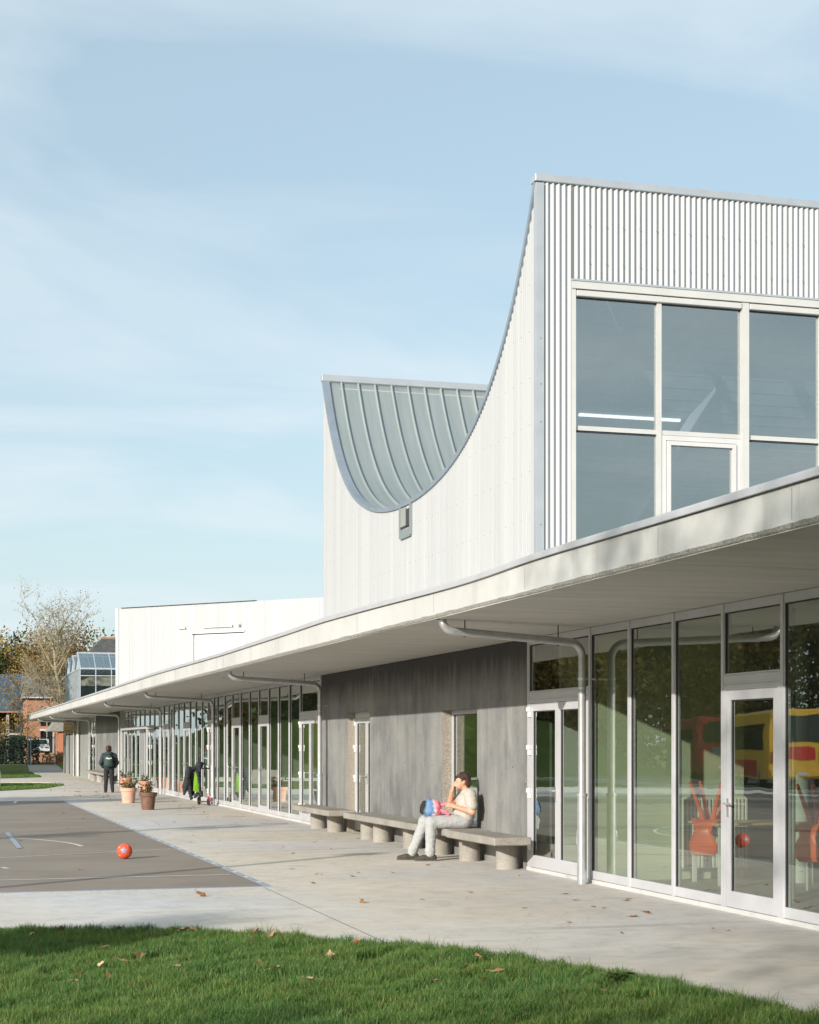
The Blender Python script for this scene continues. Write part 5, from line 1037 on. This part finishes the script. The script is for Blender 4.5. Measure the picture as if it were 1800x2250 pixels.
MB().box(-6, 9.4, 181.5, 187, 0, 5.2).build('wall', 'dark_timber', h); gable_roof(MB(), -6, 9.4, 179.4, 188, 5.25, 9.2).build('roof', 'tile_slate', h)
for x in (-4.5, -1.5, 1.5, 4.3, 6.0, 7.7): MB().box(x, x + .28, 179.5, 179.7, 0, 5.1).build('timber_post', 'kerb', h)
MB().box(-6, 9.4, 179.45, 179.75, 2.7, 2.9).build('rail', 'kerb', h); MB().box(-6, 9.6, 179.0, 179.1, 5.02, 5.15).build('gutter', 'brick', h)
for x in (-3, 0, 3, 5): MB().box(x, x + 1.1, 181.44, 181.49, 1.0, 3.3).build('window', 'darkglass', h)
h = thing('tiled_house', (18, 134, 0), 'house with a dark tiled hip roof and orange ridge behind the greenhouse', 'house')
MB().box(11.9, 27, 133, 141, 0, 7.4).build('wall', 'render_beige', h); rf = gable_roof(MB(), 11.2, 27, 132.6, 141.4, 7.5, 10.25, .35, 2.5).build('roof', 'tile_dark', h); MB().tube([(13.3, 137, 10.25), (24.8, 137, 10.25)], .12, 8).build('ridge', 'tile_ridge', rf)
for i in range(16): yy = 132.3 + i * .29; zz_ = 7.5 + (yy - 132.25) / 4.75 * 2.65; MB().bar((11.4 + i * .14, yy, zz_ + .02), (27.0 - i * .15, yy, zz_ + .02), .07, .06).build('tile_course', 'tile_dark', rf)
h = thing('garden_shed', (12, 152, 0), 'low beige shed with a weathered roof and one orange brick pier', 'shed')
MB().box(11.9, 18.9, 151.6, 156, 0, 2.75).build('wall', 'render_beige', h); MB().box(10.95, 11.7, 150.9, 151.5, 0, 2.82).build('brick_pier', 'brick_orange', h)
rf = MB().add([(10.1, 150.6, 2.85), (19.3, 150.6, 2.85), (19.3, 156.4, 2.85), (10.1, 156.4, 2.85), (10.9, 152.5, 4.0), (18.0, 152.5, 4.0), (18.0, 154.6, 4.0), (10.9, 154.6, 4.0)], [(3, 2, 1, 0), (4, 5, 6, 7), (0, 1, 5, 4), (1, 2, 6, 5), (2, 3, 7, 6), (3, 0, 4, 7)]).build('roof', 'thatch', h)
t = thing('wire_fence', (-5, 141.3, 0), 'green wire mesh fence in front of the hedge', 'fence')
for x in np.arange(-16, 7.9, 2.5): MB().box(x - .03, x + .03, 141.27, 141.33, 0, 2.3).build('post', 'fence', t)
f_ = MB()
for z in np.arange(.1, 2.25, .2): f_.box(-16, 7.6, 141.25, 141.262, z, z + .012)
for x in np.arange(-16, 7.6, .10): f_.box(x, x + .010, 141.263, 141.269, .05, 2.2)
f_.build('mesh_panel', 'fence', t)
t = thing('fence_gate', (8.9, 142.2, 0), 'tall grey steel mesh gate at the end of the gravel path', 'gate')
for x in (7.82, 8.05, 10.02): MB().box(x - .05, x + .05, 141.9, 142.0, 0, 2.45).build('post', 'grey_panel', t)
f_ = MB().box(8.1, 9.97, 141.93, 141.97, .08, .14).box(8.1, 9.97, 141.93, 141.97, 2.22, 2.28)
for x in np.arange(8.1, 9.97, .12): f_.box(x, x + .012, 141.94, 141.955, .14, 2.22)
f_.build('gate_leaf', 'fence', t)
t = thing('concrete_block', (2.6, 68, 0), 'grey concrete block on the grass at the left edge', 'block'); MB().prism([(1.5, 67.2), (2.66, 67.25), (2.66, 68.6), (1.5, 68.6)], 0, .62).build('block', 'bench', t).name = 'block_body'
def car(x, y, label, mat='car_white'):
    t = thing('parked_car', (x, y, 0), label, 'car')
    MB().prism([(y - 2.1, .35), (y - 2.15, .75), (y - 1.2, .95), (y - .6, 1.42), (y + 1.1, 1.46), (y + 1.9, .98), (y + 2.1, .9), (y + 2.1, .35)], x - .85, x + .85, 'x').build('body', mat, t)
    MB().add([(x - .72, y - 1.17, .99), (x + .72, y - 1.17, .99), (x + .62, y - .66, 1.39), (x - .62, y - .66, 1.39)], [(0, 1, 2, 3)]).build('windscreen', 'darkglass', t)
    MB().box(x - .87, x - .851, y - .6, y + 1.2, .98, 1.36).box(x + .851, x + .87, y - .6, y + 1.2, .98, 1.36).build('side_window', 'darkglass', t)
    for sx_ in (-.78, .78):
        for yy in (-1.35, 1.35):
            w = MB().prism([(y + yy + .32 * math.cos(a), .32 + .32 * math.sin(a)) for a in np.linspace(0, 2 * math.pi, 16, False)], x + sx_ - .1, x + sx_ + .1, 'x').build('wheel', 'black', t)
    for sx_ in (-.6, .6): MB().box(x + sx_ - .16, x + sx_ + .16, y - 2.17, y - 2.14, .62, .74).build('headlight', 'glass_gh', t)
    return t
car(9.55, 156.0, 'white car parked in front of the brick house, half hidden by the hedge').location.z = 0.75
# two buses parked left of the picture, mirrored in the near glass
def bus(x, y, ang, c1, c2, label):
    t = thing('city_bus', (0, 0, 0), label, 'bus', 'buses parked along the road'); hw_ = 1.25
    sec = [(-1.22, .35), (-1.25, .9), (-1.25, 2.2), (-1.17, 2.85), (-.9, 3.0), (.9, 3.0), (1.17, 2.85), (1.25, 2.2), (1.25, .9), (1.22, .35)]
    MB().prism(sec, 0.25, 11.5, 'y').build('body', c1, t); MB().prism([(a * .97, lerp(1.7, b_, .96)) for a, b_ in sec], 0.0, .248, 'y').build('rear_panel', c1, t)
    MB().prism([(-1.27, .45), (-1.27, 1.05), (1.27, 1.05), (1.27, .45)], 3.2, 11.52, 'y').build('skirt', c2, t)
    MB().box(-1.275, -1.252, 1.0, 11.0, 1.45, 2.45).box(1.252, 1.275, 1.0, 11.0, 1.45, 2.45).build('side_window', 'darkglass', t)
    MB().prism([(-.8, 1.75), (.8, 1.75), (.95, 1.9), (.95, 2.65), (.75, 2.78), (-.75, 2.78), (-.95, 2.65), (-.95, 1.9)], -.04, -.03, 'y').build('rear_window', 'darkglass', t)
    for sx_ in (-.9, .9): MB().box(sx_ - .2, sx_ + .2, -.05, -.002, 1.0, 1.42).build('tail_light', 'lamp_red', t); MB().box(sx_ - .12, sx_ + .12, -.05, -.002, 2.66, 2.78).build('top_light', 'lamp_red', t)
    MB().box(-1.245, -.72, -.028, -.002, .8, 2.85).build('corner_panel', c2, t); MB().box(-1.1, 1.1, -.07, -.002, .48, .72).build('bumper', c1, t); MB().box(-.45, .45, -.02, -.002, 1.1, 1.55).build('engine_grille', c2, t); MB().box(-.26, .26, -.08, -.071, .53, .66).build('number_plate', 'white_paint', t)
    for sx_ in (-1.08, 1.08):
        for yy in (2.6, 8.6):
            w = MB().prism([(yy + .48 * math.cos(a), .48 + .48 * math.sin(a)) for a in np.linspace(0, 2 * math.pi, 20, False)], sx_ - .14, sx_ + .14, 'x').build('wheel', 'black', t); MB().prism([(yy + .26 * math.cos(a), .48 + .26 * math.sin(a)) for a in np.linspace(0, 2 * math.pi, 14, False)], sx_ - .16, sx_ + .16, 'x').build('rim', 'bus_grey', w)
    t.location = (x, y, 0); t.rotation_euler = (0, 0, ang); return t
bus(-15.9, 55.8, R(20), 'bus_yellow', 'bus_red', 'yellow bus with red lamps parked on the road, rear towards the school'); bus(-21.0, 72.5, R(18), 'bus_dark_red', 'bus_grey', 'dark red bus with grey skirt parked further along the road')

# ------------------------------------------------------------------ grass, weeds and fallen leaves
_e = np.array(EDGE)
def edge_y(x): return np.interp(x, _e[:8, 0], _e[:8, 1])
ev = np.array(EDGE)
def inside(x, y):       # lawn side of the kerb curve
    xi = np.interp(y, ev[3:, 1][::-1], ev[3:, 0][::-1]); yi = np.interp(x, ev[:4, 0], ev[:4, 1])
    return (x < xi) & ((x > .62) | (y < yi)) & (y < 15.5)
def blades(name, xs, ys, hmin, hmax, wd_, g, z0=-.02):
    n = len(xs); cl_ = np.sin(xs * 7.1 + 2 * np.sin(ys * 3.7)) * np.sin(ys * 8.3 + 1.5 * np.sin(xs * 4.9)) + .6 * np.sin(xs * 17 + ys * 5) * np.sin(ys * 19 - xs * 4); h_ = g.uniform(hmin, hmax, n) * np.clip(1.0 + .38 * cl_, .5, 1.7); a = g.uniform(0, 6.283, n); ln = h_ * g.uniform(.15, .75, n); bx, by = np.cos(a), np.sin(a); w = wd_ * g.uniform(.7, 1.3, n); fa = a + g.uniform(-.9, .9, n) + math.pi / 2
    wx, wy = np.cos(fa) * w / 2, np.sin(fa) * w / 2; Z = np.zeros(n)
    V = np.stack([np.stack([xs - wx, ys - wy, Z + z0], 1), np.stack([xs + wx, ys + wy, Z + z0], 1), np.stack([xs + wx * .8 + bx * ln * .3, ys + wy * .8 + by * ln * .3, z0 + h_ * .6], 1), np.stack([xs - wx * .8 + bx * ln * .3, ys - wy * .8 + by * ln * .3, z0 + h_ * .6], 1), np.stack([xs + bx * ln, ys + by * ln, z0 + h_], 1)], 1).reshape(-1, 3)
    i = np.arange(n)[:, None] * 5; loops = np.concatenate([i + [[0, 1, 2, 3]], i + [[3, 2, 4]]], 1).ravel().astype(np.int32)
    me = bpy.data.meshes.new(name); me.vertices.add(5 * n); me.vertices.foreach_set('co', V.ravel()); me.loops.add(7 * n); me.loops.foreach_set('vertex_index', loops); me.polygons.add(2 * n); st = (np.arange(n)[:, None] * 7 + [[0, 4]]).ravel().astype(np.int32); me.polygons.foreach_set('loop_start', st); me.update(calc_edges=True); me.validate()
    me.materials.append(MAT['grass']); ob = bpy.data.objects.new(name, me); COL.objects.link(ob); ob['kind'] = 'stuff'; return ob
g = np.random.default_rng(12)
def scatter(n, x0, x1, y0, y1): 
    x = g.uniform(x0, x1, n); y = g.uniform(y0, y1, n); k = inside(x, y); return x[k], y[k]
x, y = scatter(480000, -.6, 5.4, 7.6, 15.5); k = (x > y * .02 - .25) & (np.sin(x * 3.1 + 1.4 * np.sin(y * 2.2)) * np.sin(y * 3.6 + np.sin(x * 2.7)) + .5 * np.sin(x * 11 + y * 3) * np.sin(y * 9.7 - x * 2) > -1.0 + .75 * g.random(len(x)) ** 2); blades('lawn_grass', x[k], y[k], .035, .080, .0042, g)
x = g.uniform(.3, 5.33, 9000); y = g.uniform(8.5, 15.5, 9000); xi = np.interp(y, ev[3:, 1][::-1], ev[3:, 0][::-1]); k = (x < xi + .05) & (x > xi - .22); blades('edge_grass', x[k], y[k], .05, .115, .0046, g)
x = g.uniform(.5, 5.3, 60000); y = g.uniform(60.8, 71, 60000); k = (y > np.interp(x, [2.2, 4.2, 5.46], [61.5, 64.8, 70.4])) & (x > 1.9); blades('verge_grass', x[k], y[k], .04, .10, .014, g)
x = g.uniform(1.5, 6.0, 26000); y = g.uniform(84.3, 92, 26000); k = (x < np.interp(y, [84.4, 87.4, 100], [3.3, 5.5, 5.9])) & (x > 2.5); blades('far_lawn_grass', x[k], y[k], .04, .10, .02, g)
# dry leaves: three shapes shared by every copy
def leaf_mesh(seed):
    q = random.Random(seed); m = MB(); n = 9; rim = []
    for i in range(n):
        a = 2 * math.pi * i / n; r_ = (.055 if i % 2 == 0 else .032) * q.uniform(.8, 1.2); rim.append((r_ * math.cos(a) * 1.25, r_ * math.sin(a) * .85, .006 + .035 * abs(math.sin(a + seed)) * q.uniform(.3, 1)))
    m.add([(0, 0, .004)] + rim, [(0, i + 1, (i + 1) % n + 1) for i in range(n)]); m.tube([(.05, 0, .012), (.09, .01, .02), (.115, .02, .016)], .0022, 4); return m
protos = {}
def leaf_at(x, y, z, mat, s, label, group, v, tilt=.25):
    key = (v, mat)
    if key not in protos:
        o = leaf_mesh(v).build('fallen_leaf', mat, None, True); protos[key] = o.data
    else: o = bpy.data.objects.new('fallen_leaf', protos[key]); COL.objects.link(o)
    o.location = (x, y, z); o.scale = (s, s, s); o.rotation_euler = (random.uniform(-tilt, tilt), random.uniform(-tilt, tilt), random.uniform(0, 6.28)); tag(o, label, 'leaf', group)
random.seed(21)
GL = ('curled tan leaf lying in the foreground grass', 'leaves in the foreground grass'); PL = ('small dry brown leaf lying on the concrete paving', 'leaves on the concrete paving'); CL = ('small dry leaf lying on the asphalt court', 'leaves on the court')
for (x, y) in ((2.05, 14.7), (2.12, 14.55), (2.2, 14.6), (1.92, 14.2), (2.72, 14.3), (2.78, 14.0), (3.32, 13.2), (3.4, 13.4), (1.55, 12.9), (1.4, 12.6), (1.2, 12.4), (1.0, 12.0), (.95, 11.6), (1.75, 12.2), (1.85, 12.3), (2.35, 12.2), (2.5, 11.3), (2.4, 11.9), (1.2, 11.8), (2.95, 12.5), (3.15, 11.9), (3.9, 11.3), (3.3, 10.9), (3.65, 10.9), (4.0, 12.1), (3.7, 11.5), (4.25, 10.2), (1.3, 13.4), (2.9, 14.15), (1.1, 14.9), (.85, 14.6), (1.6, 14.9), (2.55, 13.6)):
    leaf_at(x, y, .035, 'tan_leaf' if random.random() < .6 else 'dry_leaf', random.uniform(.55, .85), *GL, random.randint(0, 2), .5)
for i in range(62):
    y = 13.5 + 44 * random.random() ** 1.6; x = random.uniform(4.1 if y > 19 else 5.0, 7.25)
    leaf_at(x, y, 0.002, random.choice(('dry_leaf', 'dry_leaf', 'tan_leaf')), random.uniform(.35, .7), *PL, random.randint(0, 2), .12)
for i in range(45):
    leaf_at(random.uniform(4.2, 6.9), random.uniform(56, 73) if i % 2 else random.uniform(48, 60), 0.002, random.choice(('dry_leaf', 'tan_leaf')), random.uniform(.6, 1.0), *PL, random.randint(0, 2), .12)
for (x, y, s, lb) in ((2.85, 18.15, 1.3, 'large upright brown leaf alone on the concrete between court and lawn'), (4.35, 16.95, .8, 'curled brown leaf near the joint running from the court corner'), (6.75, 15.1, .8, 'brown leaf below the wide glass pane beside the single door')): leaf_at(x, y, .004, 'dry_leaf', s, lb, 'leaves on the concrete paving', 1, .5)
for (x, y) in ((1.9, 22.4), (3.2, 27.4), (2.6, 33.5), (3.1, 41), (1.5, 29.5), (3.3, 38.0)): leaf_at(x, y, .006, 'dry_leaf', .6, *CL, 0, .1)
t = thing('broadleaf_weed', (4.56, 10.75, 0), 'low broad leaved weed in the grass near the lower right corner', 'weed'); q = random.Random(4); m = MB()
for i in range(16):
    a = q.uniform(0, 6.28); r_ = q.uniform(.02, .13); c = Vector((4.56 + r_ * math.cos(a), 10.75 + r_ * math.sin(a), .05 + q.uniform(0, .03))); m.add([c + Vector((.03 * math.cos(b_), .03 * math.sin(b_), .006 * math.sin(2 * b_))) for b_ in np.linspace(0, 2 * math.pi, 8, False)], [tuple(range(8))]); m.tube([(4.56, 10.75, -.02), tuple(c)], .002, 4)
m.build('foliage', 'leaf_green', t)
